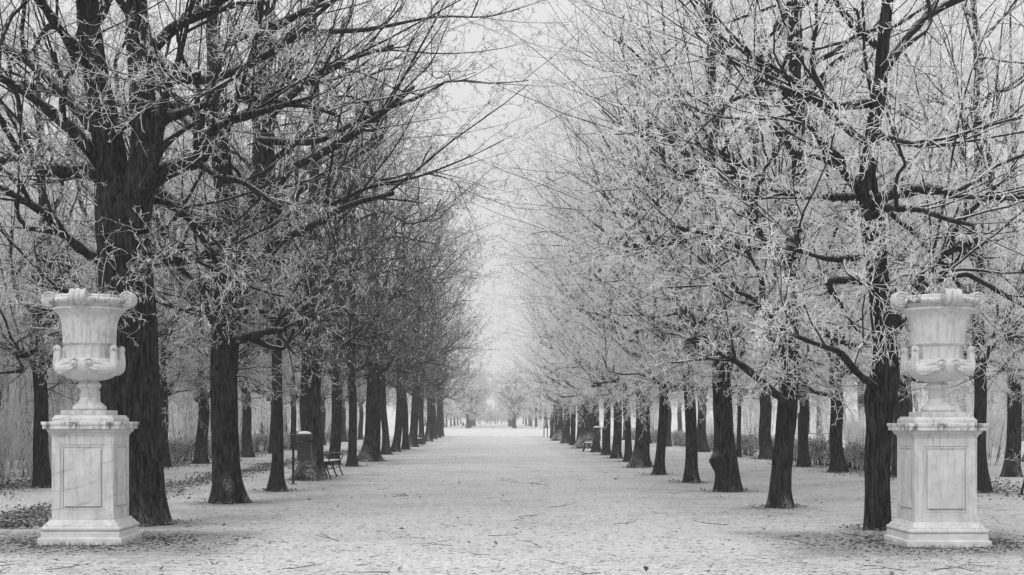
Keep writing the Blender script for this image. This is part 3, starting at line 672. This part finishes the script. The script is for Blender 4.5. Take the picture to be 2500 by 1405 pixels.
SHR = [sapling_variant(64, 14, 2.2), sapling_variant(65, 16, 1.6)]
rs_ = np.random.default_rng(21)
for i in range(190):
    d = 26 + 130 * (i / 190) ** 1.3 + rs_.uniform(-2, 2); x = -(13.0 + rs_.uniform(0, 1) ** 1.4 * (6 + 0.16 * d))
    o = link('thicket_shrub', SAP[i % 3]); o.location = (x, d, 0); o.rotation_euler = (0, 0, rs_.uniform(0, TAU)); o.scale = (1, 1, rs_.uniform(0.9, 1.5))
    tag(o, 'clump of thin upright frosted saplings beyond the left hedge', 'shrub', 'sapling clumps of the left thicket')
for i in range(46):
    d = 40 + 110 * (i / 46) + rs_.uniform(-2, 2); x = 14 + rs_.uniform(0, 1) * (4 + 0.22 * d)
    o = link('undergrowth_shrub', (SHR + SAP)[i % 5]); o.location = (x, d, 0); o.rotation_euler = (0, 0, rs_.uniform(0, TAU)); s_ = rs_.uniform(0.7, 1.1); o.scale = (s_, s_, s_)
    tag(o, 'pale frosted shrub in the wood beyond the right hedge', 'shrub', 'shrubs beyond the right hedge')
for i in range(12):
    d = rs_.uniform(27, 40); x = -rs_.uniform(11.5, 15)
    if abs(x + 10.84) < 0.5: continue
    o = link('undergrowth_shrub', SHR[i % 2]); o.location = (x, d, 0); o.rotation_euler = (0, 0, rs_.uniform(0, TAU)); s_ = rs_.uniform(0.7, 1.1); o.scale = (s_, s_, s_)
    tag(o, 'low twiggy bush at the left edge of the picture', 'shrub', 'low bushes at the left edge')

def hedge_variant(seed, L, h=0.95):
    rng = np.random.default_rng(seed); stems = []
    n = int(L / 0.34)
    for i in range(n):
        x = -L / 2 + (i + 0.5) * L / n + rng.uniform(-.08, .08)
        ln = grow(rng, np.array([[x, rng.uniform(-.06, .06), 0]]), np.array([[0, 0, 1.0]]), np.array([h * rng.uniform(.82, .95)]), 7, 0.14, (0, 0, 0.1), 0.25)[0]
        mb = MB(); mb.tubes(ln, np.linspace(0.034, 0.016, 8) * rng.uniform(.7, 1.2), 5); stems.append((mb.mesh('stem', BRANCH, smooth=True), ln))
    S = np.stack([l for _, l in stems]); R = np.full(S.shape[:2], 0.012)
    mb = MB()
    p, T, r, t = sample(rng, S, R, 26, 0.12, 1.0, 0.6); az = rng.uniform(0, TAU, len(p)); D = np.stack([np.cos(az) * 1.0, np.sin(az) * 0.55, rng.uniform(-.2, .6, len(p))], 1)
    P3 = grow(rng, p, D, rng.uniform(0.12, 0.36, len(p)), 4, 0.3); P3[..., 2] = np.minimum(P3[..., 2], h + 0.05 * rng.random(P3.shape[:2])); P3[..., 1] = np.clip(P3[..., 1], -.24, .24)
    R3 = np.repeat(np.linspace(0.006, 0.003, 5)[None], len(p), 0); mb.tubes(P3, R3, 3, 0)
    p, T, r, t = sample(rng, P3, R3, 6, 0.2, 1.0); D = side_dir(rng, T, .4, 1.3); P4 = grow(rng, p, D, rng.uniform(.05, .16, len(p)), 2, .3, (0, 0, .05)); P4[..., 2] = np.minimum(P4[..., 2], h + 0.06)
    mb.tubes(P4, np.repeat(np.array([[0.0045, 0.0055, 0.003]]), len(p), 0), 3, 0)
    k = 600; q = rng.choice(len(P4), k); a = P4[q, 2]; dn = nrm(rng.normal(size=(k, 3)) + np.array([0, 0, -.6])); Lb = rng.uniform(.03, .06, k)[:, None]
    mb.tubes(np.stack([a, a + dn * Lb * .5, a + dn * Lb], 1), np.repeat(np.array([[.003, .02, .003]]), k, 0), 3, 1)
    return [s for s, _ in stems], mb.mesh('foliage', [TWIG_MID, LEAF], smooth=True), L
HEDGE = [hedge_variant(71, 4.4), hedge_variant(72, 5.2), hedge_variant(73, 3.6)]
def hedge_row(x, d0, d1, word, skip=()):
    d = d0; i = 0
    while d < d1:
        st, fo, L = HEDGE[i % 3]
        if i not in skip:
            t = thing('hedge', '%s section from the front of the clipped twiggy hedge on the %s' % (ORD[min(i, 15)].capitalize() if False else ORD[min(i, 15)], word), 'hedge', (x + math.sin(i * 2.1) * .12, d + L / 2, 0), math.pi / 2 + math.sin(i) * .02, 'clipped hedge sections on the ' + word)
            for s in st: link('stem', s, t)
            link('foliage', fo, t); link('foliage', fo, t).rotation_euler = (0, 0, math.pi)
        d += L + (0.9 if i % 2 else 0.35); i += 1
hedge_row(11.9, 38.5, 120, 'right')
hedge_row(-11.9, 44, 120, 'left')
t = thing('hedge_remnant', 'few bare hedge stems on leafy ground right of the right pedestal', 'hedge', (11.4, 30.6, 0), 0.1)
for k, xx in enumerate((0, .55, 1.5)):
    o = link('stem', HEDGE[0][0][k * 3], t); o.location = (xx - float(np.array(o.data.vertices[0].co)[0]), 0.15 * k, 0); o.scale = (1, 1, 1.02)
rngh = np.random.default_rng(5); mbh = MB(); pp = np.stack([rngh.uniform(-.2, 1.9, 60), rngh.uniform(-.2, .4, 60), rngh.uniform(.2, .95, 60)], 1)
mbh.tubes(grow(rngh, pp, rngh.normal(size=(60, 3)) + np.array([0, 0, .4]), rngh.uniform(.15, .5, 60), 4, .25), np.repeat(np.linspace(.006, .003, 5)[None], 60, 0), 3)
mbh.obj('foliage', TWIG_MID, t, True)

# ------------------------------------------------------------------ pedestals and urns
def build_pedestal(loc, label, mar):
    t = thing('stone_pedestal', label, 'pedestal', loc)
    mb = MB(); mb.square_profile([(.528, 0), (.536, .008), (.536, .088), (.528, .096), (.505, .098), (.505, .170), (.497, .178)]); mb.obj('plinth', PLINTH, t)
    mb = MB(); mb.square_profile([(.485, .178), (.502, .186), (.512, .203), (.510, .222), (.492, .238), (.480, .240), (.478, .252), (.462, .272), (.440, .290), (.424, .318), (.412, .324)]); mb.obj('base_moulding', mar, t)
    h = .397
    # shaft: core set back, stiles and rails forming a framed field on each side
    die = MB(); die.box((0, 0, (.324 + 1.41) / 2), (2 * h - .04, 2 * h - .04, 1.086))
    pz0, pz1, pw = .445, 1.29, .285
    for k in range(4):
        a = k * math.pi / 2
        def fb(x0, x1, z0, z1, dep, w=.012):
            c = rotz(np.array([[(x0 + x1) / 2, -(h - dep), (z0 + z1) / 2]]), a)[0]; die.box(c, (x1 - x0, w, z1 - z0), rz=a, bev=.003)
        e_ = 0 if k % 2 == 0 else .0125; fb(-h + e_, -pw, .324, 1.41, .006); fb(pw, h - e_, .324, 1.41, .006)
        fb(-pw + .0005, pw - .0005, .324, pz0, .0065); fb(-pw + .0005, pw - .0005, pz1, 1.41, .0065)
    d_ = die.obj('shaft', mar, t)
    for k in range(4):
        a = k * math.pi / 2; mb = MB()
        for (x0, x1, z0, z1) in ((-pw, -pw + .03, pz0, pz1), (pw - .03, pw, pz0, pz1), (-pw + .03, pw - .03, pz0, pz0 + .03), (-pw + .03, pw - .03, pz1 - .03, pz1)):
            c = rotz(np.array([[(x0 + x1) / 2, -(h - .0135), (z0 + z1) / 2]]), a)[0]; mb.box(c, (x1 - x0 - .001, .012, z1 - z0 - .001), rz=a, bev=.004)
        mb.obj('panel_frame', mar, d_)
        mb = MB(); c = rotz(np.array([[0, -(h - .0085), .865]]), a)[0]; mb.box(c, (.468, .026, .745), rz=a, bev=.005); mb.obj('panel', mar, d_)
    mb = MB(); mb.square_profile([(.402, 1.408), (.408, 1.414), (.408, 1.428), (.416, 1.434), (.436, 1.452), (.446, 1.470), (.448, 1.484), (.470, 1.490)]); mb.obj('neck_moulding', mar, t)
    mb = MB(); mb.square_profile([(.478, 1.490), (.490, 1.494), (.490, 1.536), (.496, 1.540), (.503, 1.552), (.505, 1.578), (.499, 1.586)]); mb.obj('cornice', STAINED, t)
    mb = MB(); mb.square_profile([(.398, 1.5845), (.398, 1.630), (.392, 1.634), (.372, 1.656), (.366, 1.670), (.362, 1.672)]); mb.obj('cap_block', mar, t)
    return t

def spiral_pts(c, u, v, r0, r1, turns, a0, n=40, sgn=1):
    a = np.linspace(0, turns * TAU, n); r = np.linspace(r0, r1, n)
    return np.array(c) + (r * np.cos(a0 + sgn * a))[:, None] * np.array(u) + (r * np.sin(a0 + sgn * a))[:, None] * np.array(v)

def build_urn(loc, rot, label, mar):
    """z measured from the top of the pedestal's cap block; azimuth 0 faces the camera (-y)"""
    t = thing('marble_urn', label, 'urn', loc, rot)
    z = lambda yz: 3.641 - yz / 650.4 - 1.672          # zoom row -> height above the cap
    mb = MB(); mb.square_profile([(.288, -.0005), (.292, .004), (.292, .058), (.288, .062)]); bb = mb.obj('base_block', mar, t); bb.rotation_euler = (0, 0, -rot)
    mb = MB(); mb.lathe([(.20, .060), (.214, .066), (.221, .085), (.217, .108), (.200, .126), (.186, .131), (.183, .142), (.170, .150), (.146, .172), (.128, .205), (.116, .235), (.112, .246), (.121, .250), (.123, .262), (.117, .268), (.114, .274), (.122, .279), (.122, .288), (.112, .294), (.108, .305), (.112, .335), (.124, .355), (.142, .362), (.150, .376), (.152, .402), (.142, .420), (.126, .428), (.118, .436), (.118, .462)], 56); mb.obj('foot', mar, t, True)
    mb = MB(); prof = [(.10, .446), (.13, .453), (.21, .464), (.285, .490), (.338, .528), (.374, .575), (.394, .625), (.398, .665), (.393, .700), (.380, .725), (.362, .736), (.330, .740), (.30, .742)]
    mb.lathe(prof, 96, fn=lambda r, zz, th: r * (1 + (0.012 * np.cos(24 * th) if .5 < zz < .60 else 0))); bowl = mb.obj('bowl', mar, t, True)
    # bell with tongue-shaped flutes
    pf = [(.317, .725), (.314, .76), (.316, .83), (.320, .90), (.322, .925), (.330, .935), (.331, .98), (.334, 1.05), (.340, 1.12), (.350, 1.19), (.365, 1.25), (.387, 1.295), (.416, 1.335), (.445, 1.362), (.462, 1.376), (.465, 1.398), (.452, 1.402)]
    zz = np.linspace(0, len(pf) - 1, 64); pf = np.array(pf); pr = np.c_[np.interp(zz, np.arange(len(pf)), pf[:, 0]), np.interp(zz, np.arange(len(pf)), pf[:, 1])]
    def flute(r, q, th):
        c = np.abs(np.sin(10 * th)); base = r + 0 * th
        if q < .915: base = base - .014 * np.clip((c - .28) * 5, 0, 1)              # recessed upright fields
        if .915 <= q < 1.30:                                                          # tongues hanging from the bell
            c2 = np.abs(np.sin(20 * th)); low = .912 + .035 * (1 - np.clip(c2 * 1.4, 0, 1)); k = np.clip((q - low) / .012, 0, 1); base = base + k * (.010 - .018 * np.clip((.22 - c2) * 8, 0, 1)) * np.clip((1.30 - q) / .25, 0, 1)
        return base
    mb = MB(); mb.lathe([tuple(v) for v in pr], 180, fn=flute); mb.obj('bell', mar, t, True)
    mb = MB(); mb.lathe([(.455, 1.401), (.432, 1.404), (.424, 1.415), (.428, 1.435), (.446, 1.452), (.452, 1.460), (.452, 1.47)], 80); mb.obj('neck_band', mar, t, True)
    # rim: leaf-wrapped roll and inner lip
    mb = MB(); a = np.linspace(0, TAU, 15)
    mb.lathe([(.470 + .042 * math.cos(q), 1.492 + .036 * math.sin(q)) for q in a], 200, fn=lambda r, q, th: r + .007 * np.cos(36 * th + 60 * (q - 1.49)) * (1 if r > .46 else 0)); rim = mb.obj('rim', STAINED, t, True)
    mb = MB(); mb.lathe([(.462, 1.515), (.474, 1.540), (.470, 1.560), (.452, 1.565), (.440, 1.55), (.42, 1.45), (.33, 1.36), (.0, 1.30)], 72); mb.obj('lip', STAINED, t, True)
    # four rolled scrolls riding on the rim
    for k in range(4):
        az = k * math.pi / 2; mb = MB()
        n = 44; th = np.linspace(0, TAU, n, endpoint=False)
        wd = .088; xsn = np.array([-1, -.86, -.74, -.52, -.40, -.30, -.1, .1, .30, .40, .52, .74, .86, 1]) * wd
        rad = np.array([.090, .106, .106, .090, .090, .104, .106, .106, .104, .090, .090, .106, .106, .090])
        rs = []
        cr, cz = .510, 1.528
        for xx, rr in zip(xsn, rad):
            rx = rr * (1 + .10 * np.cos(th - 4.2))
            rs.append(np.stack([np.full(n, xx), -(cr + rx * np.cos(th)), cz + rx * np.sin(th)], 1))
        mb.rings(rs, caps=True)
        for sx in (-1, 1):
            pts = spiral_pts((sx * (wd + .002), -cr, cz), (0, -1, 0), (0, 0, 1), .092, .016, 2.1, 3.4, 56, sgn=-1)
            mb.tubes(pts, np.linspace(.015, .009, 56), 7, cap=True)
            eye = np.array([sx * wd, -cr, cz]); mb.tubes(np.array([eye, eye + np.array([sx * .012, 0, 0]), eye + np.array([sx * .016, 0, 0])]), np.array([.022, .018, .004]), 10)
        # tail that runs down the outside of the rim into the neck
        pts = np.array([[0, -(cr - .03), cz - .07], [0, -(cr - .06), cz - .10], [0, -(cr - .095), cz - .125]]); mb.tubes(pts, np.array([.075, .062, .04]), 12, cap=True)
        V = mb.V; mb.V = [rotz(v, az) for v in V]; mb.obj('scroll', mar, rim, True)
    # swans: breast on the bowl, neck rising free of the bell
    for cen in (90, -90):
        for off in (-27, 27):
            az = math.radians(cen + off); sg = 1 if off > 0 else -1     # bodies trail away from each other
            def P(r, zz, da): return [r * math.sin(az + da), -r * math.cos(az + da), zz]
            path = [P(.335, .64, sg * 1.0), P(.348, .63, sg * .78), P(.360, .615, sg * .50), P(.370, .61, sg * .26), P(.384, .622, sg * .08), P(.402, .668, sg * .01), P(.411, .730, 0), P(.411, .785, 0), P(.406, .826, 0), P(.410, .858, 0), P(.424, .868, 0), P(.443, .853, 0), P(.451, .832, 0)]
            rad = [.014, .048, .072, .086, .086, .070, .057, .051, .048, .054, .049, .026, .006]
            S = spline(np.c_[np.array(path), rad], 40); mb = MB(); mb.tubes(S[:, :3], np.maximum(S[:, 3], .006), 14, cap=True)
            sw = mb.obj('swan_handle', mar, t, True)
            mb = MB()                                    # wing feathers
            for q in range(5):
                aa = [P(.428 + .003 * q, .66 - .024 * q, sg * .14), P(.434 - .002 * q, .655 - .028 * q, sg * .30), P(.415 - .004 * q, .668 - .026 * q, sg * .52), P(.396 - .004 * q, .69 - .020 * q, sg * (.72 - .04 * q))]
                ss = spline(aa, 10); mb.tubes(ss, np.array([.003, .006, .008, .009, .009, .008, .008, .006, .005, .003]), 6)
            mb.obj('wing', mar, sw, True)
            mb = MB()
            for e in (-1, 1):
                c = np.array(P(.426, .874, e * .10)); o_ = nrm(np.array(P(1, 0, e * .6)) ); mb.tubes(np.array([c - o_ * .012, c, c + o_ * .005]), np.array([.009, .009, .002]), 8)
            mb.obj('eye', mar, sw, True)
    # paired volutes carved on the bowl between the swans
    for cen in (0, 180):
        for sx in (-1, 1):
            az = math.radians(cen + sx * 14.5); c = np.array([.398 * math.sin(az), -.398 * math.cos(az), .672]); u = np.array([math.cos(az), math.sin(az), 0])
            mb = MB(); pts = spiral_pts(c, u * sx, (0, 0, 1), .066, .012, 1.7, 2.6 if sx < 0 else 2.6, 44, -1)
            out = nrm(np.array([math.sin(az), -math.cos(az), 0])); pts = pts + out * np.linspace(-.012, .016, 44)[:, None]; mb.tubes(pts, np.linspace(.014, .011, 44), 7, cap=True)
            mb.tubes(np.array([c, c + out * .02, c + out * .028]), np.array([.026, .022, .004]), 12)
            lf = spline([c + np.array([0, 0, -.06]), c + u * sx * .10 + np.array([0, 0, -.085]) - out * .01, c + u * sx * .19 + np.array([0, 0, -.05]) - out * .04], 9); mb.tubes(lf, np.array([.008, .016, .02, .021, .02, .018, .015, .01, .004]), 7)
            mb.obj('volute', mar, bowl, True)
    return t

build_pedestal((PED[0][0], PED[0][1], PED[0][2]), 'panelled marble pedestal with diagonal grey veins under the left urn', MARBLE)
build_pedestal((PED[1][0], PED[1][1], PED[1][2]), 'panelled pale marble pedestal under the right urn', MARBLE_B)
build_urn((PED[0][0] - .02, PED[0][1], PED[0][2] + 1.6725), math.radians(0), 'marble urn with scrolls and swan handles on the left pedestal', MARBLE_U)
build_urn((PED[1][0] + .02, PED[1][1], PED[1][2] + 1.6725), math.radians(3), 'marble urn with scrolls and swan handles on the right pedestal', MARBLE_B)
# distant pedestals of the far avenue
def far_ped(loc, label):
    t = thing('stone_pedestal', label, 'pedestal', loc, 0, 'far pedestals')
    mb = MB(); mb.square_profile([(.62, 0), (.62, .2), (.55, .3), (.46, .36)]); mb.obj('plinth', MARBLE_B, t)
    mb = MB(); mb.square_profile([(.455, .36), (.455, 1.62)]); mb.obj('shaft', MARBLE_B, t)
    mb = MB(); mb.square_profile([(.46, 1.62), (.54, 1.70), (.57, 1.72), (.57, 1.84), (.50, 1.86)]); mb.obj('cornice', MARBLE_B, t)
far_ped((9.9, 291, 0), 'pale pedestal at the far right edge of the clearing')
far_ped((-3.9, 560, 0), 'tiny hazy pedestal far down the avenue on the left')
far_ped((5.0, 560, 0), 'tiny hazy pedestal far down the avenue on the right')

# ------------------------------------------------------------------ litter bins, benches, stakes, rail
def build_bin(loc, rz, label):
    t = thing('litter_bin', label, 'bin', loc, rz, 'post-mounted litter bins')
    mb = MB(); mb.box((0, 0, .63), (.058, .058, 1.26), bev=.006); mb.box((0, 0, .012), (.14, .14, .02), bev=.003); mb.obj('post', IRON, t)
    c = (.285, 0, 0)
    mb = MB(); mb.lathe([(.0, .60), (.165, .60), (.178, .61), (.184, .64), (.186, 1.03), (.190, 1.04), (.190, 1.055), (.180, 1.055), (.176, 1.0), (.172, .66), (.0, .65)], 40, c=c); body = mb.obj('bin_body', BIN, t, True)
    for zz in (.62, 1.045):
        mb = MB(); mb.lathe([(.187, zz - .012), (.196, zz - .010), (.196, zz + .010), (.187, zz + .012)], 40, c=c); mb.box((.06, 0, zz), (.12, .03, .016)); mb.obj('band', IRON, body)
    mb = MB(); mb.lathe([(.190, 1.10), (.193, 1.105), (.194, 1.20), (.190, 1.235), (.172, 1.272), (.13, 1.305), (.07, 1.325), (.0, 1.33)], 40, c=c); hood = mb.obj('hood', BIN, t, True)
    mb = MB(); mb.lathe([(.178, 1.272), (.15, 1.305), (.09, 1.33), (.0, 1.338)], 32, c=c); mb.obj('snow_cap', SNOW, hood, True)
    mb = MB()
    for k in range(4):
        a = k * math.pi / 2 + .785; mb.box((c[0] + .186 * math.cos(a), .186 * math.sin(a), 1.08), (.012, .03, .07), rz=a)
    mb.obj('bracket', IRON, hood)
    mb = MB(); mb.box((.06, 0, 1.225), (.14, .05, .02)); mb.obj('hood_arm', IRON, t)
    return t
build_bin(tuple(np.array([(716 - VX) / F * 35.8, 35.8, 0])), 0.0, 'dark litter bin with domed hood on a post, by the near left bench')
build_bin(((1471.5 - VX) / F * 70.3, 70.3, 0), math.pi, 'snow-capped litter bin on a post in the right avenue row')

def build_bench(loc, rz, label):
    """length along local x, sitter faces -y"""
    t = thing('park_bench', label, 'bench', loc, rz, 'cast iron park benches'); Lb = 1.9
    for i in range(5):
        mb = MB(); mb.box((0, -.20 + i * .098, .445 + (.008 if i == 0 else 0) - .004 * i), (Lb, .082, .032), bev=.006); mb.obj('seat_slat', PLANK, t)
    mb = MB(); mb.box((0, .0, .469), (Lb - .04, .44, .016), bev=.006); mb.obj('snow_layer', SNOW, t)
    for i in range(3):
        mb = MB(); mb.box((0, .275 + i * .035, .56 + i * .10), (Lb, .03, .084), bev=.006); mb.obj('back_slat', PLANK, t)
    mb = MB(); mb.box((0, .352, .808), (Lb - .02, .034, .012), bev=.004); mb.obj('snow_layer', SNOW, t)
    for sx in (-.82, 0, .82):
        mb = MB(); X = np.array([sx, 0, 0])
        def tb(pts, r): mb.tubes(spline(np.array(pts) , 14) + X, np.full(14, r), 7, cap=True)
        tb([[0, -.24, .44], [0, -.20, .34], [0, -.25, .16], [0, -.33, .0]], .020)          # front leg
        tb([[0, .25, .44], [0, .20, .30], [0, .26, .14], [0, .36, .0]], .020)               # rear leg
        tb([[0, -.24, .425], [0, 0, .415], [0, .25, .42]], .018)
        tb([[0, -.21, .28], [0, -.05, .20], [0, .10, .22], [0, .21, .30]], .013)
        tb([[0, .24, .43], [0, .27, .55], [0, .33, .70], [0, .37, .82]], .018)
        if sx:
            tb([[0, .30, .66], [0, .14, .70], [0, .0, .65], [0, -.16, .67], [0, -.27, .66], [0, -.31, .60], [0, -.29, .52], [0, -.24, .44]], .018)   # arm
            pts = spiral_pts(np.array([0, -.20, .60]) + X, (0, 1, 0), (0, 0, 1), .055, .012, 1.4, .4, 22); mb.tubes(pts, np.full(22, .011), 6, cap=True)
            pts = spiral_pts(np.array([0, .08, .63]) + X, (0, 1, 0), (0, 0, 1), .05, .012, 1.4, 2.4, 22); mb.tubes(pts, np.full(22, .010), 6, cap=True)
        pts = spiral_pts(np.array([0, 0, .31]) + X, (0, 1, 0), (0, 0, 1), .075, .015, 1.5, 1.2, 22); mb.tubes(pts, np.full(22, .011), 6, cap=True)
        mb.obj('iron_frame', IRON, t, True)
    return t
build_bench((-4.72, 40.55, 0), math.radians(84), 'snow-dusted cast iron bench behind the thick trunk and litter bin')
build_bench((-4.75, 91.5, 0), math.radians(88), 'small distant snow-topped bench in the left avenue row')
build_bench((5.05, 73.6, 0), math.radians(-92), 'dark bench half hidden behind the right litter bin')
build_bench((-5.0, 289, 0), math.radians(85), 'hazy bench at the left mouth of the far avenue')
build_bin((-5.9, 284, 0), 0.3, 'hazy litter bin at the left mouth of the far avenue')

def stake(loc, label):
    t = thing('tree_stake_frame', label, 'stakes', loc)
    for x, y in ((-.30, 0), (.04, .2), (.36, 0)):
        mb = MB(); mb.tubes(np.array([[x, y, -.05], [x * .98, y, 1.0], [x * .95, y, 1.95]]), np.array([.05, .048, .045]), 10, cap=True); mb.obj('stake', POST, t, True)
    for z_ in (1.75, 1.85):
        mb = MB(); mb.box((.03, .0, z_), (.64, .03, .05)); mb.obj('crossbar', POST, t)
stake((5.5, 141, 0), 'row of wooden stakes round a young tree at the right avenue end')
stake((13.4, 62, 0), 'wooden stake frame in the wood beyond the right hedge')
# low rail in the wood on the right
t = thing('low_rail', 'low dark rail running across the wood beyond the right hedge', 'fence', (33, 118, 0))
for k in range(7):
    mb = MB(); mb.box((-9 + k * 3, 0, .25), (.09, .09, .5)); mb.obj('post', POST, t)
mb = MB(); mb.box((0, 0, .53), (18.4, .07, .07)); mb.obj('rail', POST, t)

# ------------------------------------------------------------------ litter on the ground
rl = np.random.default_rng(77)
def stick_mesh(seed, L, fork):
    r = np.random.default_rng(seed); mb = MB()
    ln = grow(r, np.array([[0, 0, .012]]), np.array([[1.0, 0, 0]]), np.array([L]), 7, 0.10, (0, 0, 0), .25)[0]; ln[:, 2] = .012 + np.abs(ln[:, 2] - .012) * .35; ln[:, 0] -= L / 2
    rad = np.linspace(.007, .0025, 8) * (.6 + L * .5); mb.tubes(ln, rad, 5)
    for k in range(fork):
        i = r.integers(2, 6); d = np.array([[1, r.choice([-1, 1]) * r.uniform(.4, 1.0), r.uniform(0, .15)]]); q = grow(r, ln[i][None], d, np.array([L * r.uniform(.25, .5)]), 4, .15)[0]
        q[:, 2] = np.clip(q[:, 2], .006, .09); mb.tubes(q, np.linspace(.006, .003, 5), 4)
    return mb.mesh('fallen_twig', STICK, smooth=True)
STK = [stick_mesh(100 + i, L, f) for i, (L, f) in enumerate([(.5, 0), (.8, 1), (.35, 0), (.9, 2), (.6, 1), (.28, 0), (.42, 1), (.7, 0)])]
for i in range(110):
    d = 14.9 + 34 * rl.random() ** 1.7; lim = d * 0.36; x = rl.uniform(-lim, lim)
    if any(abs(x - px_) < .8 and abs(d - py_) < .9 for px_, py_, _ in PED): continue
    if any(math.hypot(x - tx, d - td) < tr + .35 for td, tx, tr in ALL_TRUNKS): continue
    o = link('fallen_twig', STK[int(rl.integers(len(STK)))]); s_ = rl.uniform(.4, .85)
    o.location = (x, d, float(ground_z(x, d)) - .004); o.rotation_euler = (0, 0, rl.normal(0, .6) + (math.pi if rl.random() < .5 else 0)); o.scale = (s_,) * 3
    tag(o, 'thin dark fallen twig lying on the frosted avenue', 'twig', 'twigs fallen on the avenue')
# uncountable crumbs of twig and leaf
def scatter_bits(n, sampler, Lr, rr, seed):
    r = np.random.default_rng(seed); x, y = sampler(r, n); z_ = ground_z(x, y) + .004
    a = r.normal(0, .8, n); L = r.uniform(*Lr, n) / 2; dx, dy = np.cos(a) * L, np.sin(a) * L
    P = np.stack([np.stack([x - dx, y - dy, z_], 1), np.stack([x + dx, y + dy, z_ + r.uniform(0, .006, n)], 1)], 1)
    return P, np.repeat(r.uniform(*rr, n)[:, None], 2, 1)
def samp_avenue(r, n):
    y = 14 + 70 * r.random(n) ** 1.6; x = r.uniform(-1, 1, n) * np.minimum(y * .38, 13); return x, y
def samp_ped(r, n):
    k = r.integers(0, 2, n); c = np.array([[p[0], p[1]] for p in PED])[k]; a = r.uniform(0, TAU, n); q = .55 + np.abs(r.normal(0, .55, n)); return c[:, 0] + np.cos(a) * q * 1.25, c[:, 1] + np.sin(a) * q * 1.1
mb = MB()
P, R = scatter_bits(12000, samp_avenue, (.012, .06), (.0014, .003), 1); mb.tubes(P, R, 3)
P, R = scatter_bits(3000, samp_ped, (.015, .06), (.002, .005), 2)
inside = np.zeros(len(P), bool)
for p in PED: inside |= (np.abs(P[:, 0, 0] - p[0]) < .56) & (np.abs(P[:, 0, 1] - p[1]) < .56)
mb.tubes(P[~inside], R[~inside], 3)
lit = mb.obj('twig_litter', STICK, None, True); tag(lit, 'dark crumbs of twig strewn over the frosted ground', 'litter', kind='stuff')

def leaves(n, sampler, seed, size=(.05, .10)):
    r = np.random.default_rng(seed); x, y = sampler(r, n); s = r.uniform(*size, n); a = r.uniform(0, TAU, n); tl = r.normal(0, .35, (n, 2)); curl = r.uniform(.15, .45, n)
    u = np.stack([np.cos(a), np.sin(a), tl[:, 0]], 1) * s[:, None]; v = np.stack([-np.sin(a), np.cos(a), tl[:, 1]], 1) * s[:, None] * .7
    c = np.stack([x, y, ground_z(x, y) + .012 + r.uniform(0, .03, n)], 1); up_ = np.array([0, 0, 1.0]) * (s * curl)[:, None]
    V = np.stack([c - u * .5 + up_ * .6, c - v * .5 + up_, c, c + v * .5 + up_ * .8, c + u * .5 + up_ * .3], 1)
    b = np.arange(n)[:, None] * 5
    T = np.concatenate([b + np.array([[0, 1, 2]]), b + np.array([[0, 2, 3]]), b + np.array([[1, 4, 2]]), b + np.array([[2, 4, 3]])])
    return V.reshape(-1, 3), T
def strip(x0, w, d0, d1):
    def f(r, n):
        y = d0 + (d1 - d0) * r.random(n) ** 1.5; return x0 + r.normal(0, w, n) + .25 * np.sin(y * .7), y
    return f
mb = MB()
for n, s, sd in ((5200, strip(-7.6, .42, 21, 75), 1), (2600, strip(-11.6, .7, 26, 90), 2), (1800, strip(12.0, .8, 28, 60), 3), (160, samp_avenue, 4), (1600, strip(-13.5, 1.4, 26, 60), 5)):
    V, T = leaves(n, s, sd); mb.add(V, T)
def samp_roots(r, n):
    tt = [t_ for t_ in ALL_TRUNKS if t_[0] < 80]; k = r.integers(0, len(tt), n); c = np.array(tt)[k]; a = r.uniform(0, TAU, n); q = c[:, 2] * 1.25 + np.abs(r.normal(0, .22, n)); return c[:, 1] + np.cos(a) * q, c[:, 0] + np.sin(a) * q
V, T = leaves(2600, samp_roots, 9, (.03, .07)); mb.add(V, T)
lf = mb.obj('leaf_litter', LEAF); tag(lf, 'dry frosted leaves gathered in strips along the path edges', 'leaves', kind='stuff')

# ------------------------------------------------------------------ haze
mb = MB(); mb.box((0, 730, 9.0), (1420, 1600, 20.0)); hz = mb.mesh('haze', [])
hm = bpy.data.materials.new('haze'); hm.use_nodes = True; nt = hm.node_tree; nt.nodes.clear()
ho = nt.nodes.new('ShaderNodeOutputMaterial'); hv = nt.nodes.new('ShaderNodeVolumePrincipled')
hv.inputs['Color'].default_value = g(0.95); hv.inputs['Density'].default_value = 0.00075; hv.inputs['Anisotropy'].default_value = 0.0
nt.links.new(hv.outputs[0], ho.inputs['Volume']); hz.materials.append(hm)
tag(link('haze', hz), 'pale winter fog filling the avenue', 'haze', kind='stuff')
